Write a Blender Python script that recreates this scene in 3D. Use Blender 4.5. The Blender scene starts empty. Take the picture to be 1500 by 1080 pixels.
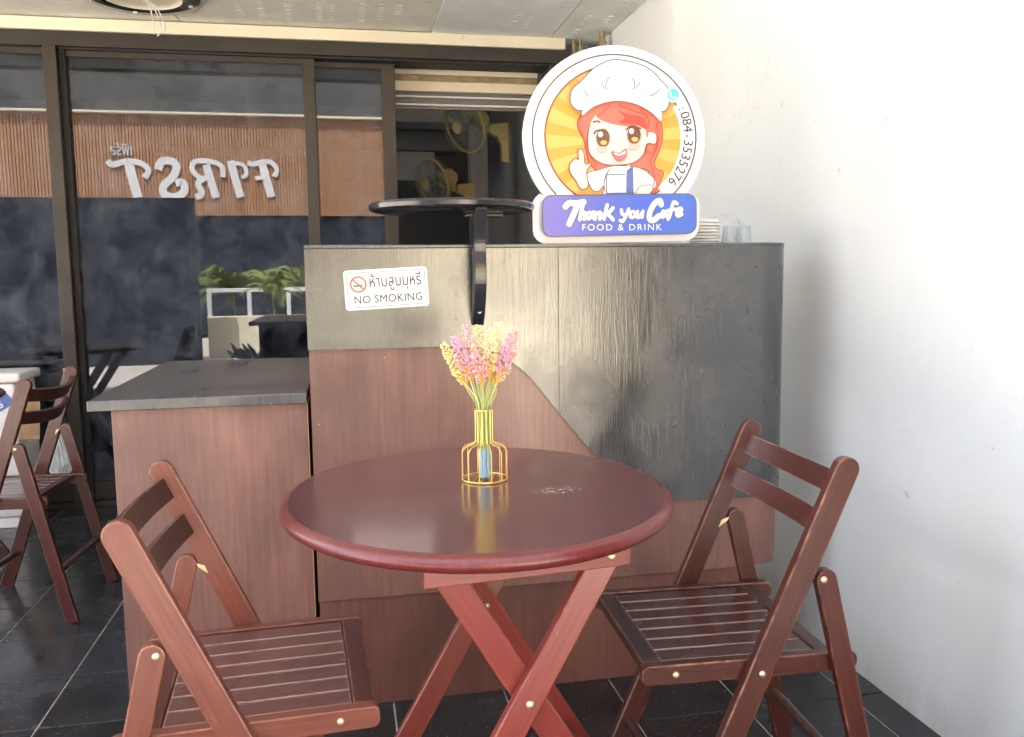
import bpy, bmesh, math, random
from mathutils import Vector, Matrix
random.seed(7)
R = math.radians
scene = bpy.context.scene
col = scene.collection

# ------------------------------------------------------------------ camera
cam_d = bpy.data.cameras.new("camera")
cam = bpy.data.objects.new("camera", cam_d); col.objects.link(cam)
PITCH, YAW, ROLL = 0.1087, 0.19448, -0.01311
fw = Vector((math.sin(YAW) * math.cos(PITCH), math.cos(YAW) * math.cos(PITCH), -math.sin(PITCH)))
rt = fw.cross(Vector((0, 0, 1))).normalized(); up = rt.cross(fw)
cr = rt * math.cos(ROLL) + up * math.sin(ROLL); cu = -rt * math.sin(ROLL) + up * math.cos(ROLL)
m = Matrix.Identity(4)
for i in range(3):
    m[i][0] = cr[i]; m[i][1] = cu[i]; m[i][2] = -fw[i]
m.translation = Vector((0, 0, 1.12))
cam.matrix_world = m
cam_d.sensor_width = 36.0; cam_d.lens = 36.0 * 1250.0 / 1500.0
cam_d.clip_start = 0.05; cam_d.clip_end = 500
scene.camera = cam

# ------------------------------------------------------------------ light
SUN_EL, SUN_AZ = R(62), R(-25)          # azimuth from +Y towards +X
world = bpy.data.worlds.new("World"); scene.world = world; world.use_nodes = True
nt = world.node_tree; nt.nodes.clear()
sky = nt.nodes.new("ShaderNodeTexSky"); sky.sky_type = 'NISHITA'; sky.sun_disc = False
sky.sun_elevation = SUN_EL; sky.sun_rotation = SUN_AZ; sky.air_density = 1.0; sky.dust_density = 5.0; sky.ozone_density = 0.3
bg = nt.nodes.new("ShaderNodeBackground"); bg.inputs[1].default_value = 0.15
wo = nt.nodes.new("ShaderNodeOutputWorld")
hz = nt.nodes.new("ShaderNodeHueSaturation"); hz.inputs["Saturation"].default_value = 0.65
nt.links.new(sky.outputs[0], hz.inputs["Color"]); nt.links.new(hz.outputs[0], bg.inputs[0]); nt.links.new(bg.outputs[0], wo.inputs[0])
sun_d = bpy.data.lights.new("sun", 'SUN'); sun_d.energy = 4.5; sun_d.angle = R(0.5); sun_d.color = (1.0, 0.94, 0.84)
sun = bpy.data.objects.new("sun", sun_d); col.objects.link(sun)
sd = Vector((math.sin(SUN_AZ) * math.cos(SUN_EL), math.cos(SUN_AZ) * math.cos(SUN_EL), math.sin(SUN_EL)))
sun.rotation_euler = sd.to_track_quat('Z', 'Y').to_euler(); sun.location = (0, 0, 12)
scene.view_settings.view_transform = 'Standard'; scene.view_settings.look = 'None'
scene.view_settings.gamma = 1.0; scene.view_settings.use_curve_mapping = False
scene.view_settings.exposure = 3.25
scene.cycles.use_denoising = True
scene.cycles.max_bounces = 10; scene.cycles.diffuse_bounces = 5; scene.cycles.glossy_bounces = 5
scene.cycles.transparent_max_bounces = 12
scene.cycles.caustics_reflective = False; scene.cycles.caustics_refractive = False

# ------------------------------------------------------------------ materials
def two_sided_fresnel(t, ior):
    g = t.n("ShaderNodeNewGeometry"); fr = t.n("ShaderNodeFresnel")
    t.l(t.math('ADD', ior, t.math('MULTIPLY', g.outputs["Backfacing"], 1.0 / ior - ior)), fr.inputs[0]); return fr
class NT:
    def __init__(s, name):
        s.m = bpy.data.materials.new(name); s.m.use_nodes = True
        s.t = s.m.node_tree; s.b = s.t.nodes["Principled BSDF"]; s.out = s.t.nodes["Material Output"]
    def n(s, typ, **kw):
        nd = s.t.nodes.new(typ)
        for k, v in kw.items():
            if k.startswith("i_"):
                key = k[2:]; key = int(key) if key.isdigit() else key
                nd.inputs[key].default_value = v
            else: setattr(nd, k, v)
        return nd
    def l(s, a, b): s.t.links.new(a, b)
    def coords(s, scale=(1, 1, 1), kind="Object", rnd=True):
        tc = s.n("ShaderNodeTexCoord"); mp = s.n("ShaderNodeMapping"); mp.inputs["Scale"].default_value = scale
        src = tc.outputs[kind]
        if rnd:
            oi = s.n("ShaderNodeObjectInfo"); ad = s.n("ShaderNodeVectorMath", operation='MULTIPLY_ADD')
            ad.inputs[1].default_value = (7, 13, 17)
            s.l(oi.outputs["Random"], ad.inputs[0]); s.l(src, ad.inputs[2]); src = ad.outputs[0]
        s.l(src, mp.inputs["Vector"]); return mp.outputs[0]
    def noise(s, vec, scale, detail=4, rough=0.55, dist=0.0):
        n = s.n("ShaderNodeTexNoise"); n.inputs["Scale"].default_value = scale; n.inputs["Detail"].default_value = detail
        n.inputs["Roughness"].default_value = rough; n.inputs["Distortion"].default_value = dist
        s.l(vec, n.inputs["Vector"]); return n.outputs["Fac"]
    def ramp(s, fac, stops):
        r = s.n("ShaderNodeValToRGB"); e = r.color_ramp.elements
        while len(e) < len(stops): e.new(0.5)
        for el, (p, c) in zip(e, stops):
            el.position = p; el.color = c if len(c) == 4 else (*c, 1)
        s.l(fac, r.inputs[0]); return r.outputs[0]
    def mix(s, fac, a, b, typ='MIX'):
        x = s.n("ShaderNodeMix", data_type='RGBA', blend_type=typ)
        if isinstance(fac, (int, float)): x.inputs[0].default_value = fac
        else: s.l(fac, x.inputs[0])
        for v, k in ((a, 6), (b, 7)):
            if isinstance(v, tuple): x.inputs[k].default_value = v if len(v) == 4 else (*v, 1)
            else: s.l(v, x.inputs[k])
        return x.outputs[2]
    def math(s, op, a, b=0.0, clamp=False):
        x = s.n("ShaderNodeMath", operation=op, use_clamp=clamp)
        for v, k in ((a, 0), (b, 1)):
            if isinstance(v, (int, float)): x.inputs[k].default_value = v
            else: s.l(v, x.inputs[k])
        return x.outputs[0]
    def bump(s, h, strength=0.2, dist=0.002):
        b = s.n("ShaderNodeBump"); b.inputs["Strength"].default_value = strength; b.inputs["Distance"].default_value = dist
        s.l(h, b.inputs["Height"]); s.l(b.outputs[0], s.b.inputs["Normal"]); return b.outputs[0]
    def set(s, **kw):
        for k, v in kw.items():
            k = k.replace("_", " ")
            if isinstance(v, tuple) and len(v) == 3: v = (*v, 1)
            s.b.inputs[k].default_value = v
    def col(s, c): s.l(c, s.b.inputs["Base Color"])
    def rough(s, c): s.l(c, s.b.inputs["Roughness"])

def plain(name, c, rough=0.5, metallic=0.0, var=0.12, nscale=30, bump=0.0):
    t = NT(name); v = t.coords((1, 1, 1))
    f = t.noise(v, nscale)
    d = tuple(x * (1 - var) for x in c); h = tuple(min(1, x * (1 + var)) for x in c)
    t.col(t.ramp(f, [(0.3, d), (0.7, h)])); t.set(Metallic=metallic)
    t.rough(t.ramp(f, [(0.2, (rough * .85,) * 3), (0.8, (min(1, rough * 1.15),) * 3)]))
    if bump: t.bump(t.noise(v, nscale * 4), bump)
    return t.m

def wood(name, dark, light, wear_glint=(0.55, 0.27, 0.12), rough=0.32, coat=0.35, wear_glint_amt=1.0, edge=0.0022, gl=5, tone=0.25, wear_glint_lo=0.44):
    t = NT(name)
    v = t.coords((28, 28, 1.6))
    g = t.noise(v, gl, 5, 0.6, 0.6)
    v2 = t.coords((3, 3, 1.2)); b = t.noise(v2, 2.2, 3)
    c = t.ramp(g, [(0.28, dark), (0.72, light)])
    oi = t.n("ShaderNodeObjectInfo")
    vv = t.math('MULTIPLY_ADD', oi.outputs["Random"], tone); 
    t.t.nodes[-1].inputs[2].default_value = 1 - tone * .5
    hsv = t.n("ShaderNodeHueSaturation"); t.l(vv, hsv.inputs["Value"]); t.l(c, hsv.inputs["Color"])
    c = t.mix(t.ramp(b, [(0.35, (0,) * 3), (0.75, (0.45,) * 3)]), hsv.outputs[0], dark)
    # worn varnish along the edges; on seat slats, painted caught light
    bv = t.n("ShaderNodeBevel", samples=4); bv.inputs["Radius"].default_value = edge
    ge = t.n("ShaderNodeNewGeometry"); dp = t.n("ShaderNodeVectorMath", operation='DOT_PRODUCT')
    t.l(bv.outputs[0], dp.inputs[0]); t.l(ge.outputs["True Normal"], dp.inputs[1])
    e = t.math('SUBTRACT', 1.0, dp.outputs["Value"])
    e = t.math('MULTIPLY', e, 9.0, True)
    wn = t.noise(t.coords((1, 1, 1)), 22, 4, 0.7)
    wm = t.ramp(wn, [(wear_glint_lo, (0,) * 3), (wear_glint_lo + 0.16, (wear_glint_amt,) * 3)])
    c = t.mix(t.math('MULTIPLY', e, wm), c, wear_glint)
    # tiny chips
    ch = t.ramp(t.noise(t.coords((1, 1, 1)), 95, 2, 0.5), [(0.755, (0,) * 3), (0.78, (0.5,) * 3)])
    c = t.mix(ch, c, wear_glint)
    t.col(c)
    t.rough(t.ramp(b, [(0.3, (rough * .8,) * 3), (0.75, (rough * 1.35,) * 3)]))
    t.set(Coat_Weight=coat, Coat_Roughness=0.18)
    t.bump(g, 0.12, 0.001)
    return t.m

M = {}
M['chair'] = wood("mahogany varnish", (0.040, 0.0078, 0.0062), (0.095, 0.0200, 0.0148), coat=0.35, edge=0.003)
M['seat'] = wood("mahogany seat slat", (0.034, 0.010, 0.008), (0.075, 0.022, 0.017), wear_glint=(0.50, 0.33, 0.28), coat=0.9, rough=0.25, edge=0.0035, wear_glint_lo=0.25)  # pale edge tint paints the light and dust caught on slat edges
M['seat_pale'] = wood("paler seat slat", (0.085, 0.030, 0.024), (0.145, 0.056, 0.045), wear_glint=(0.62, 0.43, 0.36), coat=0.6, rough=0.3, edge=0.0035, wear_glint_lo=0.25)  # paler base, with the same painted light along the slat edges
M['chair_orange'] = wood("mahogany varnish lighter", (0.128, 0.036, 0.023), (0.215, 0.069, 0.044), coat=0.25)
M['chair_dark'] = wood("dark stained slat", (0.030, 0.012, 0.010), (0.060, 0.026, 0.020))
M['leg'] = wood("red mahogany", (0.165, 0.022, 0.017), (0.275, 0.044, 0.034), coat=0.3)
M['rim'] = wood("worn red table rim", (0.085, 0.012, 0.012), (0.165, 0.024, 0.022), rough=0.36, coat=0.25, wear_glint_amt=0.0)
M['brass'] = plain("brass", (0.74, 0.62, 0.38), 0.38, 0.75)
M['steel'] = plain("steel", (0.6, 0.6, 0.58), 0.3, 0.9)

def tabletop_mat():
    t = NT("polished table top"); v = t.coords((2.2, 40, 40), rnd=False)
    g = t.noise(v, 3.5, 5, 0.6, 0.4); b = t.noise(t.coords((1, 1, 1), rnd=False), 4, 3)
    c = t.ramp(g, [(0.25, (0.058, 0.0112, 0.0125)), (0.75, (0.122, 0.0245, 0.0260))])
    # scuffed patch where the varnish flaked
    tc = t.n("ShaderNodeTexCoord"); mp = t.n("ShaderNodeMapping")
    mp.inputs["Location"].default_value = (-0.172 * 9, -0.030 * 16, 0); mp.inputs["Scale"].default_value = (13, 22, 0)
    mp.inputs["Location"].default_value = (-0.140 * 13, 0.040 * 22, 0)
    t.l(tc.outputs["Object"], mp.inputs[0])
    ln = t.n("ShaderNodeVectorMath", operation='LENGTH'); t.l(mp.outputs[0], ln.inputs[0])
    reg = t.ramp(ln.outputs["Value"], [(0.25, (1,) * 3), (0.75, (0,) * 3)])
    sc = t.ramp(t.noise(t.coords((1, 1.5, 1), rnd=False), 120, 5, 0.75, 0.5), [(0.545, (0,) * 3), (0.60, (0.9,) * 3)])
    msk = t.math('MULTIPLY', reg, sc)
    dust = t.ramp(t.noise(t.coords((1, 1, 1), rnd=False), 150, 2), [(0.77, (0,) * 3), (0.81, (0.3,) * 3)])
    c = t.mix(dust, c, (0.35, 0.25, 0.23)); c = t.mix(msk, c, (0.72, 0.66, 0.64))
    t.col(c); t.rough(t.ramp(b, [(0.3, (0.19,) * 3), (0.7, (0.27,) * 3)]))
    t.set(Coat_Weight=1.0, Coat_Roughness=0.15, Coat_IOR=1.6, Specular_IOR_Level=0.5); t.bump(t.noise(t.coords((3, 9, 9), rnd=False), 5, 2), 0.03, 0.0008); return t.m
M['tabletop'] = tabletop_mat()

def veneer(name, dark, light, rough=0.38, zs=1.3, spec=0.5):
    t = NT(name); v = t.coords((30, 30, zs)); g = t.noise(v, 4, 5, 0.62, 0.3)
    b = t.noise(t.coords((1.4, 1.4, 0.8)), 2.6, 4, 0.6)
    c = t.ramp(g, [(0.25, dark), (0.75, light)])
    c = t.mix(t.ramp(b, [(0.40, (0,) * 3), (0.66, (0.75,) * 3)]), c, tuple(x * .58 for x in dark))
    sp = t.ramp(t.noise(t.coords((1, 1, 1)), 60, 2), [(0.775, (0,) * 3), (0.79, (0.8,) * 3)])
    c = t.mix(sp, c, (0.55, 0.48, 0.42))
    t.col(c); t.rough(t.ramp(b, [(0.3, (rough * .85,) * 3), (0.7, (rough * 1.3,) * 3)]))
    t.set(Specular_IOR_Level=spec); t.bump(g, 0.16, 0.0012); return t.m
M['veneer'] = veneer("brown veneer", (0.165, 0.067, 0.053), (0.275, 0.130, 0.104), 0.38, 1.3, 0.9)
M['veneer_low'] = veneer("brown veneer plinth", (0.135, 0.054, 0.043), (0.205, 0.092, 0.074))

def black_panel_mat():
    t = NT("black semi gloss paint over wood grain"); v = t.coords((42, 42, 4), rnd=False)
    g = t.noise(v, 2.0, 6, 0.68, 1.2); b = t.noise(t.coords((1, 1, 0.8), rnd=False), 4.2, 4, 0.6, 0.4)
    fine = t.noise(t.coords((150, 150, 9), rnd=False), 1.5, 3); wv = t.noise(t.coords((5, 5, 2), rnd=False), 1.8, 3)
    c = t.ramp(g, [(0.3, (0.006, 0.0075, 0.0100)), (0.7, (0.018, 0.021, 0.026))])
    dust = t.ramp(b, [(0.42, (0,) * 3), (0.70, (0.55,) * 3)])
    t.col(t.mix(dust, c, (0.038, 0.041, 0.044)))
    t.rough(t.ramp(b, [(0.3, (0.15,) * 3), (0.72, (0.34,) * 3)]))
    t.set(Specular_IOR_Level=0.95, IOR=1.62, Coat_Weight=0.25, Coat_Roughness=0.10)
    h = t.math('ADD', t.math('MULTIPLY', g, 0.8), t.math('ADD', t.math('MULTIPLY', fine, 0.25), t.math('MULTIPLY', wv, 1.2)))
    t.bump(h, 0.24, 0.0022); return t.m
M['black_panel'] = black_panel_mat()
M['black_top'] = veneer("black counter top", (0.050, 0.053, 0.059), (0.095, 0.098, 0.105), 0.22, 1.3, 0.9)
M['black_gloss'] = plain("black gloss paint", (0.022, 0.023, 0.027), 0.16, 0, 0.2, 14, 0.05)

def tile_mat():
    t = NT("black floor tile"); b = t.noise(t.coords((1, 1, 1)), 7, 5, 0.65)
    c = t.ramp(b, [(0.3, (0.012, 0.0125, 0.014)), (0.75, (0.032, 0.033, 0.035))])
    d = t.ramp(t.noise(t.coords((1, 1, 1)), 120, 3), [(0.66, (0,) * 3), (0.73, (0.6,) * 3)])
    c = t.mix(d, c, (0.22, 0.21, 0.20))
    oi = t.n("ShaderNodeObjectInfo"); hs = t.n("ShaderNodeHueSaturation")
    t.l(t.math('MULTIPLY_ADD', oi.outputs["Random"], 0.5), hs.inputs["Value"]); t.t.nodes[-1].inputs[2].default_value = 0.75
    t.l(c, hs.inputs["Color"]); t.col(hs.outputs[0])
    t.rough(t.ramp(b, [(0.3, (0.13,) * 3), (0.7, (0.32,) * 3)])); t.bump(b, 0.08, 0.001); return t.m
M['tile'] = tile_mat()
M['grout'] = plain("pale grout", (0.74, 0.73, 0.70), 0.9, 0, 0.25, 40)

def plaster_mat(name, c, stain=0.0):
    t = NT(name); v = t.coords((1, 1, 1), rnd=False)
    a = t.noise(v, 1.6, 5, 0.6); f = t.noise(v, 26, 6, 0.7); ff = t.noise(v, 130, 3)
    cc = t.ramp(a, [(0.3, tuple(x * .93 for x in c)), (0.7, c)])
    sp = t.ramp(t.noise(v, 21, 2, 0.4), [(0.755, (0,) * 3), (0.775, (0.55,) * 3)])
    cc = t.mix(sp, cc, (0.45, 0.41, 0.36))
    if stain:
        st = t.noise(t.coords((2.4, 2.4, 0.7), rnd=False), 2.0, 4, 0.7)
        # grime that has crept up from the floor joint
        tc = t.n("ShaderNodeTexCoord"); sx = t.n("ShaderNodeSeparateXYZ"); t.l(tc.outputs["Object"], sx.inputs[0])
        low = t.math('SUBTRACT', 1.0, t.math('MULTIPLY', sx.outputs[2], 5.5), True)
        k = t.math('MULTIPLY', low, t.ramp(st, [(0.35, (0.1,) * 3), (0.65, (0.75,) * 3)]))
        cc = t.mix(k, cc, (0.42, 0.40, 0.35))
        # hairline cracks and rubbed scuffs
        vo = t.n("ShaderNodeTexVoronoi", feature='DISTANCE_TO_EDGE'); vo.inputs["Scale"].default_value = 1.3
        wob = t.n("ShaderNodeVectorMath", operation='ADD'); t.l(v, wob.inputs[0])
        nn = t.n("ShaderNodeTexNoise"); nn.inputs["Scale"].default_value = 3.0; nn.inputs["Detail"].default_value = 6; t.l(v, nn.inputs["Vector"])
        t.l(nn.outputs["Color"], wob.inputs[1]); t.l(wob.outputs[0], vo.inputs["Vector"])
        crk = t.ramp(vo.outputs["Distance"], [(0.0, (1,) * 3), (0.0035, (0,) * 3)])
        crk = t.math('MULTIPLY', crk, t.ramp(t.noise(v, 1.1, 3), [(0.52, (0,) * 3), (0.62, (0.35,) * 3)]))
        cc = t.mix(crk, cc, (0.36, 0.35, 0.32))
        sc = t.ramp(t.noise(t.coords((5, 2.5, 9), rnd=False), 2.4, 6, 0.75, 1.0), [(0.60, (0,) * 3), (0.72, (0.22,) * 3)])
        cc = t.mix(sc, cc, (0.52, 0.50, 0.46))
    t.col(cc); t.set(Roughness=0.7, Specular_IOR_Level=0.3)
    h = t.math('ADD', f, t.math('MULTIPLY', ff, 0.25)); t.bump(h, 0.30 if stain else 0.22, 0.006); return t.m
M['white_wall'] = plaster_mat("white plaster", (0.68, 0.71, 0.715), 1.0)
M['render_wall'] = plaster_mat("grey render", (0.50, 0.48, 0.44))
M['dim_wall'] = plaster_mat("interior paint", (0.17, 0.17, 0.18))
M['cream'] = plaster_mat("cream painted timber", (0.80, 0.73, 0.57))

def soffit_mat(name, c):
    t = NT(name); v = t.coords((1, 1, 1)); a = t.noise(v, 5, 5, 0.65); f = t.noise(v, 60, 3)
    cc = t.ramp(a, [(0.3, tuple(x * .82 for x in c)), (0.72, c)])
    d = t.ramp(t.noise(v, 28, 3, 0.5), [(0.70, (0,) * 3), (0.75, (0.7,) * 3)])
    cc = t.mix(d, cc, tuple(x * .35 for x in c)); t.col(cc); t.set(Roughness=0.75); t.bump(f, 0.1, 0.001); return t.m
M['soffit'] = soffit_mat("soffit panel", (0.80, 0.77, 0.68))
M['soffit_cool'] = soffit_mat("soffit panel newer", (0.82, 0.83, 0.81))
M['frame'] = plain("dark bronze aluminium", (0.031, 0.028, 0.024), 0.42, 0.2, 0.18, 9)
M['frame_black'] = plain("black rubber seal", (0.008, 0.008, 0.008), 0.6)

def glass_mat():
    t = NT("dark tinted glass"); t.t.nodes.remove(t.b)
    tr = t.n("ShaderNodeBsdfTransparent"); tr.inputs[0].default_value = (0.27, 0.30, 0.36, 1)
    gl = t.n("ShaderNodeBsdfGlossy"); gl.inputs["Roughness"].default_value = 0.0; gl.inputs[0].default_value = (0.92, 0.95, 1, 1)
    v = t.coords((1, 1, 1), rnd=False); sm = t.noise(v, 6, 6, 0.7, 0.6); st = t.noise(t.coords((22, 22, 1.2), rnd=False), 3, 4, 0.6)
    df = t.n("ShaderNodeBsdfDiffuse"); df.inputs[0].default_value = (0.35, 0.40, 0.48, 1)
    fr = two_sided_fresnel(t, 1.68)
    m1 = t.n("ShaderNodeMixShader"); t.l(fr.outputs[0], m1.inputs[0]); t.l(tr.outputs[0], m1.inputs[1]); t.l(gl.outputs[0], m1.inputs[2])
    dirt = t.math('MULTIPLY', t.ramp(sm, [(0.40, (0.004,) * 3), (0.74, (0.24,) * 3)]), t.ramp(st, [(0.3, (0.5,) * 3), (0.7, (1,) * 3)]))
    m2 = t.n("ShaderNodeMixShader"); t.l(dirt, m2.inputs[0]); t.l(m1.outputs[0], m2.inputs[1]); t.l(df.outputs[0], m2.inputs[2])
    t.l(m2.outputs[0], t.out.inputs[0]); return t.m
M['glass'] = glass_mat()

def clear_mat(name, tint, dens):
    t = NT(name); t.t.nodes.remove(t.b)
    tr = t.n("ShaderNodeBsdfTransparent"); tr.inputs[0].default_value = (*tint, 1)
    gl = t.n("ShaderNodeBsdfGlossy"); gl.inputs["Roughness"].default_value = 0.12
    df = t.n("ShaderNodeBsdfDiffuse"); df.inputs[0].default_value = (0.8, 0.85, 0.88, 1)
    fr = two_sided_fresnel(t, 1.45)
    m1 = t.n("ShaderNodeMixShader"); t.l(fr.outputs[0], m1.inputs[0]); t.l(tr.outputs[0], m1.inputs[1]); t.l(gl.outputs[0], m1.inputs[2])
    m2 = t.n("ShaderNodeMixShader"); m2.inputs[0].default_value = dens; t.l(m1.outputs[0], m2.inputs[1]); t.l(df.outputs[0], m2.inputs[2])
    t.l(m2.outputs[0], t.out.inputs[0]); return t.m
M['clear'] = clear_mat("clear plastic cup", (0.93, 0.95, 0.96), 0.12)
M['film'] = clear_mat("thin plastic film", (0.985, 0.988, 0.99), 0.05)
M['bag'] = clear_mat("cloudy plastic bag", (0.9, 0.9, 0.88), 0.45)
M['white'] = plain("white enamel", (0.80, 0.80, 0.79), 0.35, 0, 0.03)
M['sign_white'] = plain("white acrylic", (0.76, 0.76, 0.76), 0.3, 0, 0.01)
M['paper'] = plain("white paper", (0.80, 0.79, 0.76), 0.7, 0, 0.04)
M['grey_line'] = plain("grey ink", (0.10, 0.10, 0.11), 0.5)
M['ink'] = plain("black ink", (0.022, 0.022, 0.024), 0.5)
M['red_ink'] = plain("red ink", (0.50, 0.10, 0.07), 0.5)
M['pink_ink'] = plain("pale pink print", (0.80, 0.62, 0.58), 0.5, 0, 0.03)
M['outline'] = plain("brown outline print", (0.26, 0.075, 0.035), 0.45)
M['orange'] = plain("orange print", (0.78, 0.33, 0.05), 0.4, 0, 0.03)
M['orange_light'] = plain("light orange print", (0.80, 0.43, 0.11), 0.4, 0, 0.03)
M['hair'] = plain("red hair print", (0.74, 0.16, 0.11), 0.4, 0, 0.04)
M['hair_dark'] = plain("dark hair print", (0.45, 0.065, 0.05), 0.4, 0, 0.04)
M['skin'] = plain("skin print", (0.83, 0.62, 0.54), 0.4, 0, 0.02)
M['blush'] = plain("blush print", (0.83, 0.43, 0.41), 0.4, 0, 0.02)
M['eye'] = plain("brown eye print", (0.16, 0.065, 0.035), 0.4)
M['tongue'] = plain("tongue print", (0.70, 0.16, 0.20), 0.4)
M['navy'] = plain("navy apron print", (0.10, 0.14, 0.36), 0.4)
M['hat_white'] = plain("hat print", (0.66, 0.68, 0.72), 0.4, 0, 0.02)
M['cyan'] = plain("cyan print", (0.10, 0.58, 0.75), 0.4)
def banner_mat():
    t = NT("blue violet banner print"); tc = t.n("ShaderNodeTexCoord"); sx = t.n("ShaderNodeSeparateXYZ"); t.l(tc.outputs["Generated"], sx.inputs[0])
    n = t.noise(tc.outputs["Generated"], 1.6, 2)
    f = t.math('ADD', sx.outputs[0], t.math('MULTIPLY', n, 0.25))
    t.col(t.ramp(f, [(0.1, (0.20, 0.17, 0.52)), (0.45, (0.10, 0.13, 0.46)), (0.8, (0.055, 0.12, 0.54)), (1.0, (0.065, 0.14, 0.52))])); t.set(Roughness=0.4); return t.m
M['banner'] = banner_mat()
M['gold'] = plain("gold wire", (0.92, 0.62, 0.17), 0.3, 0.75)
M['yellow'] = plain("aged yellow plastic", (0.56, 0.45, 0.16), 0.45)
M['fan_wire'] = plain("grey fan wire", (0.42, 0.41, 0.33), 0.4, 0.4)
M['blade'] = plain("smoky fan blade", (0.16, 0.16, 0.15), 0.3)
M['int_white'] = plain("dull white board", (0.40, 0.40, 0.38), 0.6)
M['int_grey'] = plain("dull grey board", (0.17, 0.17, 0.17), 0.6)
M['cardboard'] = plain("cardboard", (0.45, 0.30, 0.17), 0.85, 0, 0.2)
M['navy_dark'] = plain("dark navy board", (0.012, 0.017, 0.030), 0.5, 0, 0.3, 3)
M['road'] = plain("concrete street", (0.52, 0.48, 0.42), 0.9, 0, 0.12, 4)
M['shutter'] = plain("slate grey shutter", (0.20, 0.23, 0.26), 0.6)
M['upper_dark'] = plain("dark cladding", (0.07, 0.07, 0.068), 0.7, 0, 0.35, 0.8)
M['slat'] = wood("cedar slat", (0.35, 0.175, 0.090), (0.50, 0.275, 0.150), coat=0.0, rough=0.6, wear_glint_amt=0.0)
M['leaf'] = plain("palm leaf", (0.22, 0.26, 0.06), 0.5, 0, 0.35, 14)
M['leaf_dark'] = plain("dark succulent leaf", (0.012, 0.02, 0.018), 0.5, 0, 0.3)
M['stem_green'] = plain("green stalk", (0.40, 0.52, 0.16), 0.6)
M['stem_yellow'] = plain("straw stalk", (0.66, 0.60, 0.30), 0.6)
M['stem_blue'] = plain("pale blue stalk wrap", (0.38, 0.58, 0.66), 0.5)
M['fl_yellow'] = plain("pale yellow bloom", (0.84, 0.70, 0.30), 0.7, 0, 0.15, 90)
M['fl_cream'] = plain("cream bloom", (0.86, 0.76, 0.45), 0.7, 0, 0.12, 90)
M['fl_pink'] = plain("pink bloom", (0.80, 0.40, 0.42), 0.7, 0, 0.2, 90)
M['fl_lilac'] = plain("lilac bloom", (0.68, 0.42, 0.58), 0.7, 0, 0.18, 90)
M['fl_pale'] = plain("pale pink bloom", (0.85, 0.62, 0.60), 0.7, 0, 0.15, 90)
M['fl_orange'] = plain("orange bract", (0.86, 0.45, 0.05), 0.7)
M['ply'] = plain("raw plywood edge", (0.50, 0.32, 0.16), 0.7)
M['rust'] = plain("stained pipe", (0.30, 0.24, 0.14), 0.6, 0.3, 0.4, 20)

# ------------------------------------------------------------------ helpers
def obj(name, bm, mat, parent=None, mtx=None, smooth=None, loc=None):
    me = bpy.data.meshes.new(name)
    if isinstance(bm, bmesh.types.BMesh):
        bmesh.ops.recalc_face_normals(bm, faces=bm.faces); bm.to_mesh(me); bm.free()
    else: me = bm
    for mm in (mat if isinstance(mat, (list, tuple)) else [mat]): me.materials.append(mm)
    if smooth is not None:
        me.polygons.foreach_set("use_smooth", [True] * len(me.polygons))
        try: me.set_sharp_from_angle(angle=R(smooth))
        except Exception: pass
    o = bpy.data.objects.new(name, me); col.objects.link(o)
    if parent: o.parent = parent
    if mtx is not None: o.matrix_local = mtx
    if loc is not None: o.location = loc
    return o
def tag(o, label=None, cat=None, group=None, kind=None):
    if label: o["label"] = label
    if cat: o["category"] = cat
    if group: o["group"] = group
    if kind: o["kind"] = kind
    return o
def thing(name, label, cat, loc=(0, 0, 0), rz=0.0, group=None):
    o = bpy.data.objects.new(name, None); col.objects.link(o); o.empty_display_size = 0.05
    o.location = loc; o.rotation_euler = (0, 0, rz); return tag(o, label, cat, group)
def box(x0, x1, y0, y1, z0, z1, bev=0.0, bm=None, mi=0, seg=2):
    own = bmesh.new()
    bmesh.ops.create_cube(own, size=1)
    for v in own.verts: v.co = Vector(((x0 + x1) / 2 + v.co.x * (x1 - x0), (y0 + y1) / 2 + v.co.y * (y1 - y0), (z0 + z1) / 2 + v.co.z * (z1 - z0)))
    if bev: bmesh.ops.bevel(own, geom=list(own.edges), offset=bev, segments=seg, affect='EDGES', profile=0.5)
    if bm is None: return own
    join(bm, own, mi); return bm
def join(bm, other, mi=0):
    vs = [bm.verts.new(v.co) for v in other.verts]
    for v, n in zip(other.verts, vs): v.index = n.index
    other.verts.index_update()
    for f in other.faces:
        try:
            nf = bm.faces.new([vs[v.index] for v in f.verts]); nf.material_index = mi; nf.smooth = f.smooth
        except ValueError: pass
    other.free(); return bm
def tube(path, r, n=8, closed=False, cap=True, bm=None):
    bm = bm or bmesh.new(); P = [Vector(p) for p in path]; k = len(P); rings = []
    rr = r if isinstance(r, (list, tuple)) else [r] * k
    prev = None
    for i, p in enumerate(P):
        a = P[(i - 1) % k] if (closed or i) else p; b = P[(i + 1) % k] if (closed or i < k - 1) else p
        t = (b - a).normalized()
        if prev is None:
            u = t.orthogonal().normalized()
        else:
            u = (prev - t * prev.dot(t)).normalized()
        prev = u; w = t.cross(u)
        rings.append([bm.verts.new(p + (u * math.cos(2 * math.pi * j / n) + w * math.sin(2 * math.pi * j / n)) * rr[i]) for j in range(n)])
    for i in range(k if closed else k - 1):
        A, B = rings[i], rings[(i + 1) % k]
        for j in range(n): bm.faces.new((A[j], A[(j + 1) % n], B[(j + 1) % n], B[j]))
    if cap and not closed:
        bm.faces.new(rings[0][::-1]); bm.faces.new(rings[-1])
    return bm
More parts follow.
